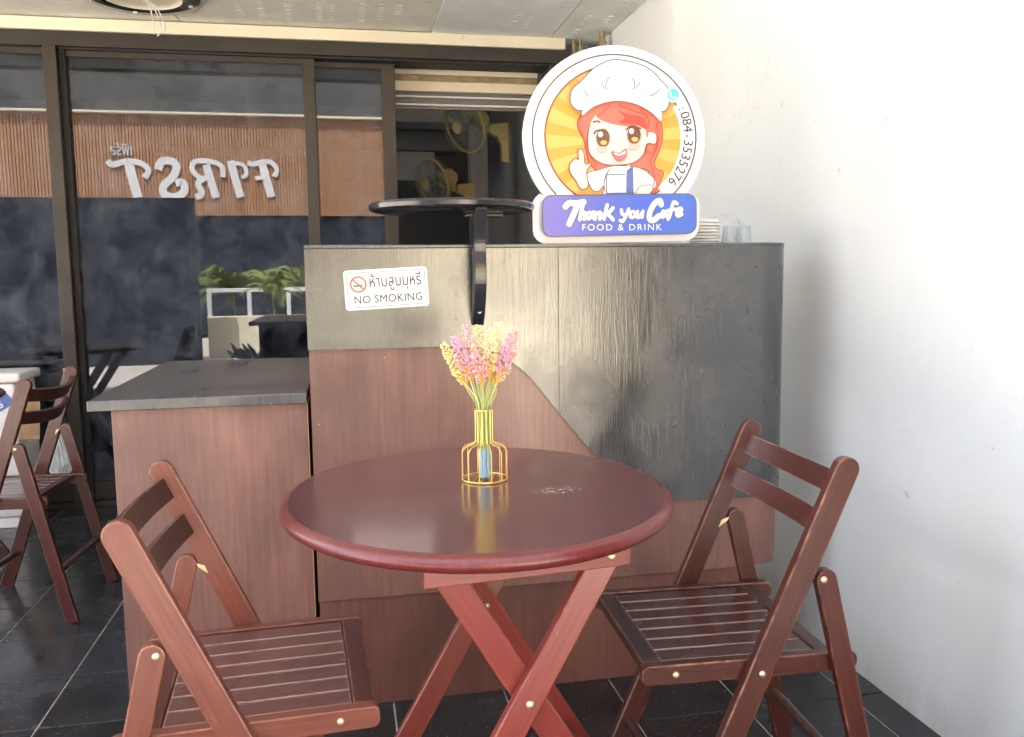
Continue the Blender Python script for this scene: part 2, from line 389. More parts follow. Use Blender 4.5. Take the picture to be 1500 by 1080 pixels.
def lathe(prof, n=48, bm=None, sx=1.0, sy=1.0, c=(0, 0, 0)):
    bm = bm or bmesh.new(); rings = []
    for r, z in prof:
        if r < 1e-6: rings.append([bm.verts.new((c[0], c[1], c[2] + z))])
        else: rings.append([bm.verts.new((c[0] + r * sx * math.cos(2 * math.pi * j / n), c[1] + r * sy * math.sin(2 * math.pi * j / n), c[2] + z)) for j in range(n)])
    for A, B in zip(rings, rings[1:]):
        for j in range(n):
            a = [A[0]] if len(A) == 1 else [A[j], A[(j + 1) % n]]; b = [B[0]] if len(B) == 1 else [B[(j + 1) % n], B[j]]
            if len(a) + len(b) >= 3: bm.faces.new(a + b)
    return bm
def prism(poly, d0, d1, axis='y', bm=None, bev=0.0):
    """outline in the XZ plane (axis y), XY (axis z) or YZ (axis x), extruded d0..d1"""
    own = bmesh.new()
    def P(a, b, d): return {'y': (a, d, b), 'z': (a, b, d), 'x': (d, a, b)}[axis]
    A = [own.verts.new(P(a, b, d0)) for a, b in poly]; B = [own.verts.new(P(a, b, d1)) for a, b in poly]
    own.faces.new(A); own.faces.new(B[::-1]); n = len(poly)
    for i in range(n): own.faces.new((A[i], B[i], B[(i + 1) % n], A[(i + 1) % n]))
    bmesh.ops.recalc_face_normals(own, faces=own.faces)
    if bev:
        ed = [e for e in own.edges if len(e.link_faces) == 2 and e.calc_face_angle(0) > R(50)]
        bmesh.ops.bevel(own, geom=ed, offset=bev, segments=2, affect='EDGES', profile=0.5)
    if bm is None: return own
    return join(bm, own)
def rrect(w, h, r, n=6, cx=0, cy=0):
    out = []
    for sx, sy, a0 in ((1, 1, 0), (-1, 1, 90), (-1, -1, 180), (1, -1, 270)):
        for i in range(n + 1):
            a = R(a0 + 90 * i / n); out.append((cx + sx * (w / 2 - r) + r * math.cos(a), cy + sy * (h / 2 - r) + r * math.sin(a)))
    return out
def ell(cx, cy, rx, ry, n=40, a0=0, a1=360):
    full = abs(a1 - a0) >= 360
    return [(cx + rx * math.cos(R(a0 + (a1 - a0) * i / (n if full else n - 1))), cy + ry * math.sin(R(a0 + (a1 - a0) * i / (n if full else n - 1)))) for i in range(n)]
def smooth_path(pts, k=5, closed=True):
    n = len(pts); out = []
    rng = range(n if closed else n - 1)
    for i in rng:
        g = (lambda j: pts[j % n]) if closed else (lambda j: pts[max(0, min(n - 1, j))])
        p0, p1, p2, p3 = g(i - 1), g(i), g(i + 1), g(i + 2)
        for s in range(k):
            t = s / k
            out.append(tuple(0.5 * (2 * p1[c] + (p2[c] - p0[c]) * t + (2 * p0[c] - 5 * p1[c] + 4 * p2[c] - p3[c]) * t * t + (-p0[c] + 3 * p1[c] - 3 * p2[c] + p3[c]) * t ** 3) for c in range(len(p1))))
    if not closed: out.append(tuple(pts[-1]))
    return out
def frame_mtx(A, B, side):
    """local Z along A->B, local X along side; origin at A"""
    A, B = Vector(A), Vector(B); z = (B - A).normalized(); x = Vector(side); x = (x - z * x.dot(z)).normalized(); y = z.cross(x)
    mm = Matrix.Identity(4)
    for i in range(3): mm[i][0] = x[i]; mm[i][1] = y[i]; mm[i][2] = z[i]
    mm.translation = A; return mm, (B - A).length
def plank(name, A, B, tx, wy, mat, parent, side=(1, 0, 0), r0=0.0, r1=0.0, bev=0.002, cut0=0.0, cut1=0.0):
    """board from A to B: thickness tx along `side`, width wy across; r0/r1 round the ends; cut0/cut1 = slant of the ends"""
    mm, L = frame_mtx(A, B, side); h = wy / 2; poly = []
    def end(z, s, r, cut):
        if r > 0:
            r = min(r, h)
            return [(h - r + r * math.sin(R(a)), z - s * r + s * r * math.cos(R(a))) for a in (90, 70, 50, 30, 10, 0)] + [(-(h - r + r * math.sin(R(a))), z - s * r + s * r * math.cos(R(a))) for a in (0, 10, 30, 50, 70, 90)]
        return [(h, z + cut * h), (-h, z - cut * h)]
    poly = end(L, 1, r1, cut1) + end(0, -1, r0, cut0)[::-1]
    bm = prism(poly, -tx / 2, tx / 2, 'x', bev=bev)
    return obj(name, bm, mat, parent, mm)
def ribbon(pts, w, d0, d1, axis='y', bm=None, k=5, closed=False, taper=None):
    """brush stroke: a smoothed polyline with width, extruded into a flat relief"""
    bm = bm or bmesh.new()
    P = smooth_path(pts, k, closed) if len(pts) > 2 else list(pts)
    n = len(P); Lf, Rt = [], []
    for i, p in enumerate(P):
        a = P[i - 1] if (i or closed) else p; b = P[(i + 1) % n] if (i < n - 1 or closed) else p
        dx, dy = b[0] - a[0], b[1] - a[1]; ln = math.hypot(dx, dy) or 1
        ww = w if not taper else w * (taper[0] + (taper[1] - taper[0]) * i / max(1, n - 1))
        nx, ny = -dy / ln * ww / 2, dx / ln * ww / 2
        Lf.append((p[0] + nx, p[1] + ny)); Rt.append((p[0] - nx, p[1] - ny))
    def V(q, d): return bm.verts.new({'y': (q[0], d, q[1]), 'z': (q[0], q[1], d), 'x': (d, q[0], q[1])}[axis])
    rows = [(V(l, d0), V(r, d0), V(r, d1), V(l, d1)) for l, r in zip(Lf, Rt)]
    for i in range(n if closed else n - 1):
        a, b = rows[i], rows[(i + 1) % n]
        for j in range(4): bm.faces.new((a[j], a[(j + 1) % 4], b[(j + 1) % 4], b[j]))
    if not closed: bm.faces.new(rows[0]); bm.faces.new(rows[-1][::-1])
    return bm
def text_mesh(body, size, depth=0.0, align='CENTER', shear=0.0, space=1.0, bold=0.0):
    cu = bpy.data.curves.new("lettering", 'FONT'); cu.body = body; cu.size = size; cu.extrude = depth; cu.align_x = align
    cu.align_y = 'BOTTOM_BASELINE' if False else 'CENTER'; cu.shear = shear; cu.space_character = space; cu.offset = bold
    cu.resolution_u = 3
    o = bpy.data.objects.new("lettering", cu); col.objects.link(o)
    dg = bpy.context.evaluated_depsgraph_get(); dg.update()
    me = bpy.data.meshes.new_from_object(o.evaluated_get(dg))
    me.materials.clear()
    bpy.data.objects.remove(o); bpy.data.curves.remove(cu); return me
FACE_FRONT = Matrix.Rotation(R(90), 4, 'X')                      # text read from -Y
FACE_BACK = Matrix.Rotation(R(180), 4, 'Z') @ Matrix.Rotation(R(90), 4, 'X')   # text read from +Y

# ------------------------------------------------------------------ setting
YF = 4.52                                     # glass front
XW = 1.385                                    # white side wall
ZC = 2.345                                    # soffit
grd = bmesh.new(); bmesh.ops.create_grid(grd, x_segments=1, y_segments=1, size=120)
tag(obj("ground", grd, M['road'], loc=(0, -20, -0.06)), "pale concrete ground of the street", kind="structure")
fl = tag(obj("floor", box(-6.0, XW + 0.02, 0.17, 4.70, -0.10, -0.004), M['grout']), "black tiled terrace floor with pale grout lines", kind="structure")
tile_mesh = None
nx0, ny0 = -13, -2
for i in range(nx0, 6):
    for j in range(2, 17):
        x0 = 0.691 + 0.297 * (i - 3) ; x1 = min(x0 + 0.297, XW); y0 = -0.42 + 0.295 * j; y1 = min(y0 + 0.295, 4.5)
        if x0 > XW - 0.03 or x1 < -2.9: continue
        g = 0.0022
        full = x1 - x0 > 0.29 and y1 - y0 > 0.29
        if full and tile_mesh:
            o = bpy.data.objects.new("floor_tile", tile_mesh); col.objects.link(o); o.parent = fl
        else:
            o = obj("floor_tile", box(g, x1 - x0 - g, g, y1 - y0 - g, -0.006, 0, 0.0012, seg=1), M['tile'], fl)
            if full: tile_mesh = o.data
        o.location = (x0, y0, random.uniform(-0.0004, 0.0004)); 

wall = obj("side_wall", box(XW, XW + 0.2, 1.0, 8.8, -0.1, 5.2), M['white_wall'])
tag(wall, "white plastered wall along the right side of the terrace", "wall")
gt = thing("steel_gate", "dark folded steel gate at the end of the white side wall", "gate", (XW + 0.03, 0.37, 0))
obj("post", box(-.03, .03, -.66, -.60, -.06, 2.5), M['frame'], gt); obj("post", box(-.03, .03, .565, .625, -.06, 2.5), M['frame'], gt)
for k in range(9): obj("gate_panel", box(-.012, .012, -.597 + k * .129, -.597 + k * .129 + .126, .02, 2.45), M['navy_dark'], gt)
# upper storeys of the shop building, over the soffit
bld = thing("shop_building", "storeys of the shop building above the terrace soffit", "building", (0, 4.6, 2.6))
obj("upper_wall", box(-9, 6, 0, 6, 0.0, 6.2), M['render_wall'], bld)
ceil = tag(obj("ceiling", box(-6, XW - 0.002, 3.55, 4.66, ZC + 0.035, ZC + 0.12), M['soffit']), "soffit over the terrace", kind="structure")
for k, (x0, x1, mt, dz) in enumerate(((-3.6, -2.16, 'soffit', 0), (-2.157, -0.86 + 0.14, 'soffit', 0), (-0.717, 0.483, 'soffit', 0), (0.487, 1.098, 'soffit_cool', -0.006), (1.101, XW - 0.003, 'soffit_cool', -0.005))):
    p = obj("soffit_panel", box(x0, x1, 3.57, 4.56, ZC + dz, ZC + 0.03 + dz, 0.0015), M[mt], ceil)
# perforation slots pressed in the soffit panels
sl = bmesh.new()
for x, n in ((-1.15, 5), (-1.02, 5), (-0.42, 7), (-0.32, 7), (-0.20, 7), (-0.06, 7), (-0.005, 7), (0.135, 7), (0.22, 6), (0.30, 4), (0.86, 4), (0.93, 6), (1.20, 7), (1.30, 3)):
    for q in range(n):
        y = 4.05 + q * 0.045 + random.uniform(-.004, .004)
        box(x - 0.013, x + 0.013, y, y + 0.008, ZC - (0.0075 if x > .48 else 0.0015), ZC + 0.001, bm=sl)
tag(obj("vent_slot", sl, M['grey_line'] if False else M['soffit'], ceil), kind="stuff")
# upstand along the front edge of the soffit
tag(obj("soffit_edge", box(-6, XW - 0.003, 3.50, 3.545, ZC - .01, ZC + .25), M['soffit'], ceil))

can = thing("shade_canopy", "grey canopy added out of view to keep sky light off the terrace", "canopy", (0, 0, 0))  # added overhead to block sky light and even out the side wall
obj("shade_sheet", box(-3.6, XW - 0.004, 0.55, 3.495, 3.12, 3.15), M['soffit_cool'], can)
obj("front_beam", box(-3.6, XW - 0.004, 0.48, 0.549, 3.06, 3.20), M['frame'], can)

# fascia beam on the shopfront
fb = obj("fascia_beam", box(-4, 1.18, 4.44, 4.60, 2.283, ZC - 0.006, 0.003), M['cream'])
tag(fb, "cream painted timber beam between soffit and dark door frame", "beam")

# shopfront frame
fr = thing("door_frame", "dark bronze frame holding the sliding glass doors", "door frame", (0, YF, 0))
obj("head_rail", box(-4, 1.21, -0.065, 0.12, 2.215, 2.282, 0.003), M['frame'], fr)
obj("head_track", box(-1.27, 1.095, -0.04, 0.12, 2.205, 2.2149), M['frame_black'], fr)
obj("mullion", box(-1.331, -1.272, -0.075, 0.10, 0.0, 2.2145, 0.003), M['frame'], fr)
obj("seal_strip", box(-1.2715, -1.247, -0.03, 0.08, 0.0, 2.2045), M['frame_black'], fr)
obj("jamb", box(1.097, 1.21, -0.05, 0.12, 0.0, 2.2145, 0.003), M['frame'], fr)
obj("sill_track", box(-4, 1.096, -0.05, 0.12, 0.0, 0.03, 0.003), M['frame'], fr)
obj("jamb_filler", box(1.212, XW - 0.004, 0.0, 0.10, 0.0, 2.28), M['frame'], fr)

def door(label, x0, x1, y, sl_w, sr_w, ztop=2.178, rail=0.03):
    d = thing("sliding_door", label, "glass door", ((x0 + x1) / 2, y, 0.031)); c = (x0 + x1) / 2; x0 -= c; x1 -= c
    zt = ztop + rail - 0.031
    if sl_w: obj("stile", box(x0, x0 + sl_w, -0.022, 0.022, 0, zt, 0.002), M['frame'], d)
    if sr_w: obj("stile", box(x1 - sr_w, x1, -0.022, 0.022, 0, zt, 0.002), M['frame'], d)
    obj("top_rail", box(x0 + sl_w + .0005, x1 - sr_w - .0005, -0.02, 0.02, ztop - 0.031, zt, 0.002), M['frame'], d)
    obj("bottom_rail", box(x0 + sl_w + .0005, x1 - sr_w - .0005, -0.02, 0.02, 0.0, 0.09, 0.002), M['frame'], d)
    bm = bmesh.new(); vs = [bm.verts.new(v) for v in ((x0 + sl_w - .004, 0, 0.086), (x1 - sr_w + .004, 0, 0.086), (x1 - sr_w + .004, 0, ztop - 0.027), (x0 + sl_w - .004, 0, ztop - 0.027))]
    bm.faces.new(vs); ex = bmesh.ops.extrude_face_region(bm, geom=list(bm.faces)); bmesh.ops.translate(bm, verts=[v for v in ex['geom'] if isinstance(v, bmesh.types.BMVert)], vec=(0, 0.005, 0))
    obj("glass_pane", bm, M['glass'], d); return d
door("tinted glass door left of the thick mullion behind the white cooler", -3.2, -1.333, YF, 0.06, 0.0, 2.186)
door("wide tinted glass door reflecting the FIRST lettering behind the low cabinet", -1.246, -0.098, YF, 0.0, 0.058)
door("narrow tinted glass door slid in behind the wide one beside the opening", -0.16, 0.302, YF + 0.05, 0.058, 0.07)

# ------------------------------------------------------------------ shop interior seen through the opening
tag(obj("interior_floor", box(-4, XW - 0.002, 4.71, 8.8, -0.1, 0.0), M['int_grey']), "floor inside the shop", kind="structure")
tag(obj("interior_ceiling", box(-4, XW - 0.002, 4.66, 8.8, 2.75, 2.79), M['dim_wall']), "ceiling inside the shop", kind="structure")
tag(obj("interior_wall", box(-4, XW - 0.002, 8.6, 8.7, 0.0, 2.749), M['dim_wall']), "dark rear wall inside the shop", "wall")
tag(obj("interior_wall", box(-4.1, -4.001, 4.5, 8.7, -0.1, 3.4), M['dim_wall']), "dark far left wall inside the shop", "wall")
pl = thing("pelmet", "cream pelmet boards and pale rails at the top of the opening", "pelmet", (0.7, 4.70, 0))
obj("board", box(-0.40, 0.392, 0, 0.03, 2.193, 2.256, 0.002), M['cream'], pl)
obj("board", box(-0.40, 0.392, 0.012, 0.04, 2.159, 2.192, 0.002), M['rust'], pl)
obj("board", box(-0.40, 0.392, 0.0, 0.03, 2.107, 2.158, 0.002), M['cream'], pl)
obj("backing_board", box(-0.40, 0.392, 0.042, 0.06, 2.02, 2.157, 0.001), M['int_grey'], pl)
for z in (2.078, 2.036): obj("blind_rail", box(-0.40, 0.392, 0.02, 0.036, z, z + 0.009, 0.002), M['white'], pl)
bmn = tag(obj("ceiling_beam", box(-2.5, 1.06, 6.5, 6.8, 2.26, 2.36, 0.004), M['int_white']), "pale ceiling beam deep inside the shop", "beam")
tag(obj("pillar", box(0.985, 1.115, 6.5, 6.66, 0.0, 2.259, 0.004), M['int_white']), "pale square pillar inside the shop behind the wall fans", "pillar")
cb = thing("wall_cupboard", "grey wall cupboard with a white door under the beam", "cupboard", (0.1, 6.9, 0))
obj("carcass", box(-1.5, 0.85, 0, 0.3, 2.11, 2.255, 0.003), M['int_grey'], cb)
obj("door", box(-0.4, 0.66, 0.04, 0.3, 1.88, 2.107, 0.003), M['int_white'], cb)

def wall_fan(label, head, aim, r, wallpt):
    f = thing("wall_fan", label, "fan", head, 0, "yellow wall fans inside the shop")
    d = Vector(aim).normalized(); mm, _ = frame_mtx((0, 0, 0), d, Vector((0, 0, 1)).cross(d)); H = Vector(head)
    g = bmesh.new()
    for rr, zz, th in ((r, 0.0, 0.006), (r * .93, 0.045, 0.002), (r * .62, 0.065, 0.002), (r * .3, 0.07, 0.002), (r * .9, -0.05, 0.002)):
        tube([(rr * math.cos(R(a)), rr * math.sin(R(a)), zz) for a in range(0, 360, 15)], th, 5, True, bm=g)
    for a in range(0, 360, 9):
        ca, sa = math.cos(R(a)), math.sin(R(a))
        tube([(0.03 * ca, 0.03 * sa, .07), (r * .62 * ca, r * .62 * sa, .065), (r * .93 * ca, r * .93 * sa, .045), (r * ca, r * sa, 0), (r * .9 * ca, r * .9 * sa, -.05), (.05 * ca, .05 * sa, -.075)], 0.0012, 4, bm=g)
    tg = obj("guard", g, M['fan_wire'], f, mm)
    obj("rim", tube([(r * 1.01 * math.cos(R(a)), r * 1.01 * math.sin(R(a)), 0) for a in range(0, 360, 12)], 0.009, 6, True), M['yellow'], f, mm, 60)
    obj("badge", lathe([(0, .078), (.035, .076), (.04, .066), (0, .064)], 16), M['yellow'], f, mm)
    for k in range(3):
        b = bmesh.new(); a0 = R(120 * k); vs = []
        for i in range(7):
            t = i / 6; rad = 0.03 + (r * .82 - .03) * t; hw = 0.25 + 0.5 * math.sin(t * 2.3)
            vs.append((b.verts.new((rad * math.cos(a0 - hw * .5), rad * math.sin(a0 - hw * .5), -.018)), b.verts.new((rad * math.cos(a0 + hw * .5), rad * math.sin(a0 + hw * .5), .02))))
        for (p, q), (s, t2) in zip(vs, vs[1:]): b.faces.new((p, q, t2, s))
        ex = bmesh.ops.extrude_face_region(b, geom=list(b.faces)); bmesh.ops.translate(b, verts=[v for v in ex['geom'] if isinstance(v, bmesh.types.BMVert)], vec=(0, 0, .003))
        obj("blade", b, M['blade'], f, mm, 40)
    obj("motor_housing", lathe([(0, -.19), (.04, -.185), (.062, -.16), (.068, -.11), (.06, -.078), (0, -.075)], 24), M['yellow'], f, mm, 40)
    W = Vector(wallpt) - H; back = d * -0.15
    obj("neck", tube([back + Vector((0, 0, -.01)), back * .9 + Vector((0.03, 0, -.07)), Vector((W.x * .55, W.y, W.z + .02)), Vector((W.x * .8, W.y, W.z + .02))], 0.022, 8), M['yellow'], f, None, 60)
    obj("bracket", prism([(W.x - .13, W.z + .05), (W.x, W.z + .06), (W.x, W.z - .20), (W.x - .045, W.z - .19), (W.x - .05, W.z - .08), (W.x - .08, W.z - .03), (W.x - .13, W.z - .01)], W.y - .035, W.y + .035, 'y', bev=0.006), M['yellow'], f)
    return f
wall_fan("larger yellow wall fan turned left near the top of the opening", (0.80, 5.50, 2.07), (-0.80, -0.52, -0.36), 0.17, (1.10, 5.62, 2.05))
wall_fan("dim yellow wall fan lower down and deeper in the shop", (0.64, 5.95, 1.76), (-0.86, -0.48, -0.30), 0.16, (0.98, 6.35, 1.74))

# ------------------------------------------------------------------ bar counter
ct = thing("bar_counter", "tall bar counter with black upper panel over brown veneer", "counter", (0, 2.17, 0))
CR = 0.10; SX = 1.222 - CR
def bend(s, off):
    """plan position of the counter skin; y = 0 is the front face, off pushes it out"""
    if s <= SX: return (s, -off)
    a = (s - SX) / CR
    if a <= math.pi / 2: return (SX + (CR + off) * math.sin(a), CR - (CR + off) * math.cos(a))
    return (SX + CR + off, CR + (s - SX - CR * math.pi / 2))
def skin(s0, s1, lo, hi, off, th, ns):
    bm = bmesh.new(); S = [s0 + (s1 - s0) * i / ns for i in range(ns + 1)]; cols = []
    for s in S:
        xo, yo = bend(s, off); xi, yi = bend(s, off - th); zl, zh = lo(s), hi(s)
        cols.append([bm.verts.new((xo, yo, zl)), bm.verts.new((xo, yo, zh)), bm.verts.new((xi, yi, zh)), bm.verts.new((xi, yi, zl))])
    for a, b in zip(cols, cols[1:]):
        for j in range(4): bm.faces.new((a[j], b[j], b[(j + 1) % 4], a[(j + 1) % 4]))
    bm.faces.new(cols[0]); bm.faces.new(cols[-1][::-1]); return bm
CV = smooth_path([(0.20, .942), (0.30, .941), (.36, .932), (.41, .907), (.47, .858), (.55, .758), (.648, .641), (.74, .566), (.80, .529), (.873, .504), (.95, .498), (1.1, .497)], 8, False)
def curve_z(s):
    if s <= CV[0][0]: return .942
    for (a, za), (b, zb) in zip(CV, CV[1:]):
        if a <= s <= b: return za + (zb - za) * (s - a) / (b - a + 1e-9)
    return .497
send = SX + CR * math.pi / 2 + 0.03
def brown_lo(s):
    r = 0.075; s0 = SX + CR * math.pi / 2 - r
    if s < s0: return 0.2935
    d = min(r, s - s0); return 0.2935 + r - math.sqrt(max(0, r * r - d * d))
obj("body", box(-0.080, 0.78, 0.03, 0.29, 0.02, 1.186), M['veneer'], ct)
obj("brown_panel", skin(-0.086, send, brown_lo, lambda s: min(1.18, curve_z(s) + 0.05), 0.0, 0.018, 120), M['veneer'], ct, None, 40)
obj("black_panel", skin(-0.088, 0.5505, curve_z, lambda s: 1.190, 0.009, 0.0085, 130), M['black_panel'], ct, None, 40)
obj("black_panel", skin(0.552, send, curve_z, lambda s: 1.190, 0.0088, 0.0083, 160), M['black_panel'], ct, None, 40)
obj("plinth_panel", box(-0.083, 1.10, 0.005, 0.05, 0.0, 0.2925, 0.002), M['veneer_low'], ct)
tp = [(-0.0885, 0.30), (-0.0885, -0.0098), (SX, -0.0098)] + [(SX + (CR + .0098) * math.sin(R(a)), CR - (CR + .0098) * math.cos(R(a))) for a in range(10, 91, 10)] + [(SX + CR + .0098, 0.30)]
obj("counter_top", prism(tp, 1.1905, 1.2, 'z', bev=0.002), M['black_top'], ct)
# round bar top on its curved arm
rb = [(0, 0.0), (.205, 0.0), (.212, 0.004), (.213, 0.014), (.208, 0.020), (0, 0.020)]
obj("round_top", lathe(rb, 72, sx=1.0, sy=0.92, c=(0.285, 0.045, 1.2845)), M['black_gloss'], ct, None, 35)
arm = [(-0.018, 0.995), (-0.045, 1.03), (-0.072, 1.09), (-0.078, 1.14), (-0.072, 1.19), (-0.085, 1.235), (-0.105, 1.284)]
inner = [(-0.050, 1.284), (-0.036, 1.235), (-0.030, 1.19), (-0.034, 1.14), (-0.030, 1.09), (-0.012, 1.03), (-0.0095, 0.995)]
obj("bracket_arm", prism(smooth_path(arm, 5, False) + smooth_path(inner, 5, False), 0.322, 0.352, 'x', bev=0.002), M['black_gloss'], ct)
obj("under_plate", box(0.33, 0.43, 0.10, 0.17, 1.276, 1.2842, 0.002), M['black_gloss'], ct)
for zz in (1.012, 1.03): obj("screw", lathe([(0, -.002), (.004, -.001), (.005, 0)], 10), M['steel'], ct, Matrix.Translation((0.337, -0.046 + (1.03 - zz) * 1.2, zz)) @ Matrix.Rotation(R(90), 4, 'X'))

# low cabinet on the left
cab = thing("low_cabinet", "low brown cabinet with a black overhanging top beside the counter", "cabinet", (-0.33, 2.185, 0))
obj("front_panel", box(-0.227, 0.232, 0, 0.018, 0.0, 0.8095, 0.0015), M['veneer'], cab)
obj("side_panel", box(-0.226, -0.208, 0.0185, 0.93, 0.0, 0.8095, 0.0015), M['veneer'], cab)
obj("side_panel", box(0.214, 0.2315, 0.0185, 0.93, 0.0, 0.8095, 0.0015), M['veneer'], cab)
obj("edge_strip", box(0.2324, 0.2348, 0.001, 0.93, 0.0, 0.809), M['ply'], cab)
obj("cabinet_top", prism([(-0.274, -0.024), (0.2345, -0.026), (0.2345, 0.965), (-0.284, 0.985)], 0.810, 0.836, 'z', bev=0.002), M['black_top'], cab)

# ------------------------------------------------------------------ no smoking sign
ns = thing("no_smoking_sign", "small white bilingual no smoking sign on the black panel", "sign", (0.109, 2.17 - 0.0105, 1.0915))
ns.rotation_euler = (0, R(-2.6), 0)
obj("plate", prism(rrect(0.207, 0.099, 0.008), -0.002, 0.0, 'y', bev=0.0006), M['sign_white'], ns)
bd = rrect(0.193, 0.085, 0.006)
obj("border", ribbon(bd, 0.0012, -0.0026, -0.0021, k=1, closed=True), M['grey_line'], ns)
obj("symbol_field", prism(rrect(0.052, 0.050, 0.008, cx=-0.069, cy=0.014), -0.0024, -0.0021, 'y'), M['pink_ink'], ns)
sy = bmesh.new(); ribbon(ell(-0.069, 0.014, 0.0185, 0.0185, 32), 0.0032, -0.0030, -0.0026, k=1, closed=True, bm=sy)
ribbon([(-0.082, 0.027), (-0.056, 0.001)], 0.003, -0.0032, -0.0027, bm=sy)
obj("prohibition_ring", sy, M['red_ink'], ns)
obj("cigarette", prism([(-0.081, 0.009), (-0.059, 0.009), (-0.059, 0.012), (-0.081, 0.012)], -0.0029, -0.0025, 'y'), M['ink'], ns)
t1 = obj("thai_lettering", text_mesh("ห้ามสูบบุหรี่", 0.034), M['ink'], ns, Matrix.Translation((0.023, -0.0026, 0.017)) @ FACE_FRONT)
t2 = obj("lettering", text_mesh("NO SMOKING", 0.0245, 0, bold=0.0, space=1.04), M['ink'], ns, Matrix.Translation((0.003, -0.0026, -0.024)) @ FACE_FRONT)
def fit(o, w, h=None):
    me = o.data; xs = [v.co.x for v in me.vertices]; ys = [v.co.y for v in me.vertices]
    if not xs: return
    cx, cy = (max(xs) + min(xs)) / 2, (max(ys) + min(ys)) / 2; sx = w / max(1e-6, max(xs) - min(xs)); sy_ = sx if h is None else h / max(1e-6, max(ys) - min(ys))
    for v in me.vertices: v.co.x = (v.co.x - cx) * sx; v.co.y = (v.co.y - cy) * sy_
fit(t1, 0.128, 0.044); fit(t2, 0.168, 0.0195)

# ------------------------------------------------------------------ cafe sign
SIGN = thing("cafe_sign", "white round topped cafe sign with a cartoon cook standing on the counter", "sign", (0.716, 2.185, 1.2005))
SIGN.rotation_euler = (R(-2), 0, 0)
KX, KZ = 0.001876, 0.001758
def A(px, py): return ((px - 900) * KX, (356 - py) * KZ + (px - 900) * 0.000034)
def AL(pts): return [A(*p) for p in pts]
def zp(x, y): return (760 + x / 5.357, 60 + y / 5.357)
LAY = [0]
def layer(step=0.00035):
    LAY[0] += step; return -0.0082 - LAY[0]
def art(name, pts, mat, sm=5, parent=None):
    y = layer(); P = smooth_path(pts, sm) if sm > 1 else pts
    return obj(name, prism(AL(P), y, y + 0.0003, 'y'), M[mat], parent or SIGN)
def stroke(name, lines, w, mat, k=5, parent=None, closed=False):
    y = layer(); bm = bmesh.new()
    for ln in lines: ribbon(AL(ln), w * KX, y, y + 0.0003, bm=bm, k=k, closed=closed)
    return obj(name, bm, M[mat], parent or SIGN)
# board outline: circle above, rounded banner below
out = ell(899.5, 201, 132.5, 135, 64, 218, -38)             # image space (y down) handled below
outline = [(899.5 + 132.5 * math.cos(R(a)), 201 - 135 * math.sin(R(a))) for a in [-38 + (256) * i / 64 for i in range(65)]]
rb_ = [(789.5, 281), (783, 287), (779, 296), (779, 334)] + [(779 + 22 - 22 * math.cos(R(a)), 334 + 22 * math.sin(R(a))) for a in (20, 45, 70, 90)]
lb_ = [(1001 + 22 * math.sin(R(a)), 333 + 22 * math.cos(R(a))) for a in (0, 25, 50, 75, 90)] + [(1024, 300), (1020, 291), (1010, 283)]
sign_poly = AL(outline + rb_ + lb_)
obj("board", prism(sign_poly, -0.008, 0.0, 'y', bev=0.0008), [M['sign_white']], SIGN)
obj("back_board", prism(sign_poly, 0.0004, 0.007, 'y'), M['ink'], SIGN)
obj("ring_line", ribbon(AL([(899.5 + 119 * math.cos(R(a)), 200 - 120.5 * math.sin(R(a))) for a in range(-47, 228, 5)]), 2.2 * KX, -0.0087, -0.0083, k=1), M['grey_line'], SIGN); layer()
disc = [(899 + 101 * math.cos(R(a)), 199 - 103 * math.sin(R(a))) for a in [-60 + 300 * i / 60 for i in range(61)]]
art("orange_disc", disc, 'orange', 1)
y = layer(); bm = bmesh.new()
for k in range(16):
    a = 360 / 16 * k + 4; c0 = (900, 205)
    tri = [c0] + [(899 + 99 * math.cos(R(a + d)), 199 - 101 * math.sin(R(a + d))) for d in (-6, -2, 2, 6)]
    if any(q[1] > 287 for q in tri): continue
    prism(AL(tri), y, y + 0.0003, 'y', bm=bm)
obj("sun_rays", bm, M['orange_light'], SIGN)
stroke("disc_line", [disc], 2.2, 'outline', 1)
# white margin that carries the phone number
stroke("number_band", [[(899.5 + 106 * math.cos(R(a)), 201 - 107 * math.sin(R(a))) for a in range(28, -52, -6)]], 21, 'sign_white', 1)
# generic cook: long hair, face, hat, apron
Z = lambda pts: [zp(*p) for p in pts]
def both(name, pts, mat, w=3.2, ol='outline'):
    P = smooth_path(pts, 5); stroke(name + "_outline", [P], w, ol, 1, closed=True); return art(name, P, mat, 1)
both("hair", Z([(470, 600), (460, 680), (500, 760), (520, 860), (545, 950), (620, 1010), (740, 1000), (880, 985), (1000, 1010), (1010, 1110), (1030, 1190), (1060, 1160), (1095, 1090), (1115, 1030), (1060, 1000), (1045, 940), (1090, 840), (1110, 720), (1085, 600), (1000, 520), (780, 470), (580, 500)]), 'hair')
both("body_shirt", Z([(600, 1010), (740, 975), (870, 985), (960, 1010), (1050, 1090), (1045, 1150), (960, 1150), (890, 1215), (660, 1215), (650, 1130), (600, 1170), (555, 1150), (520, 1040)]), 'hat_white', 2.2, 'grey_line')
art("apron_bib", Z([(668, 1045), (815, 1045), (820, 1185), (668, 1185)]), 'sign_white', 1)
art("apron_strap", Z([(830, 990), (878, 985), (880, 1215), (820, 1215), (825, 1050)]), 'navy', 1)
art("apron_waist", Z([(660, 1186), (885, 1186), (885, 1215), (660, 1215)]), 'navy', 1)
stroke("apron_seam", [Z([(668, 1045), (815, 1045)]), Z([(655, 1180), (650, 1090), (690, 1000)]), Z([(668, 1045), (668, 1185)])], 1.2, 'grey_line', 4)
art("collar", Z([(730, 970), (770, 1020), (845, 965), (850, 995), (790, 1040), (725, 1000)]), 'sign_white', 1)
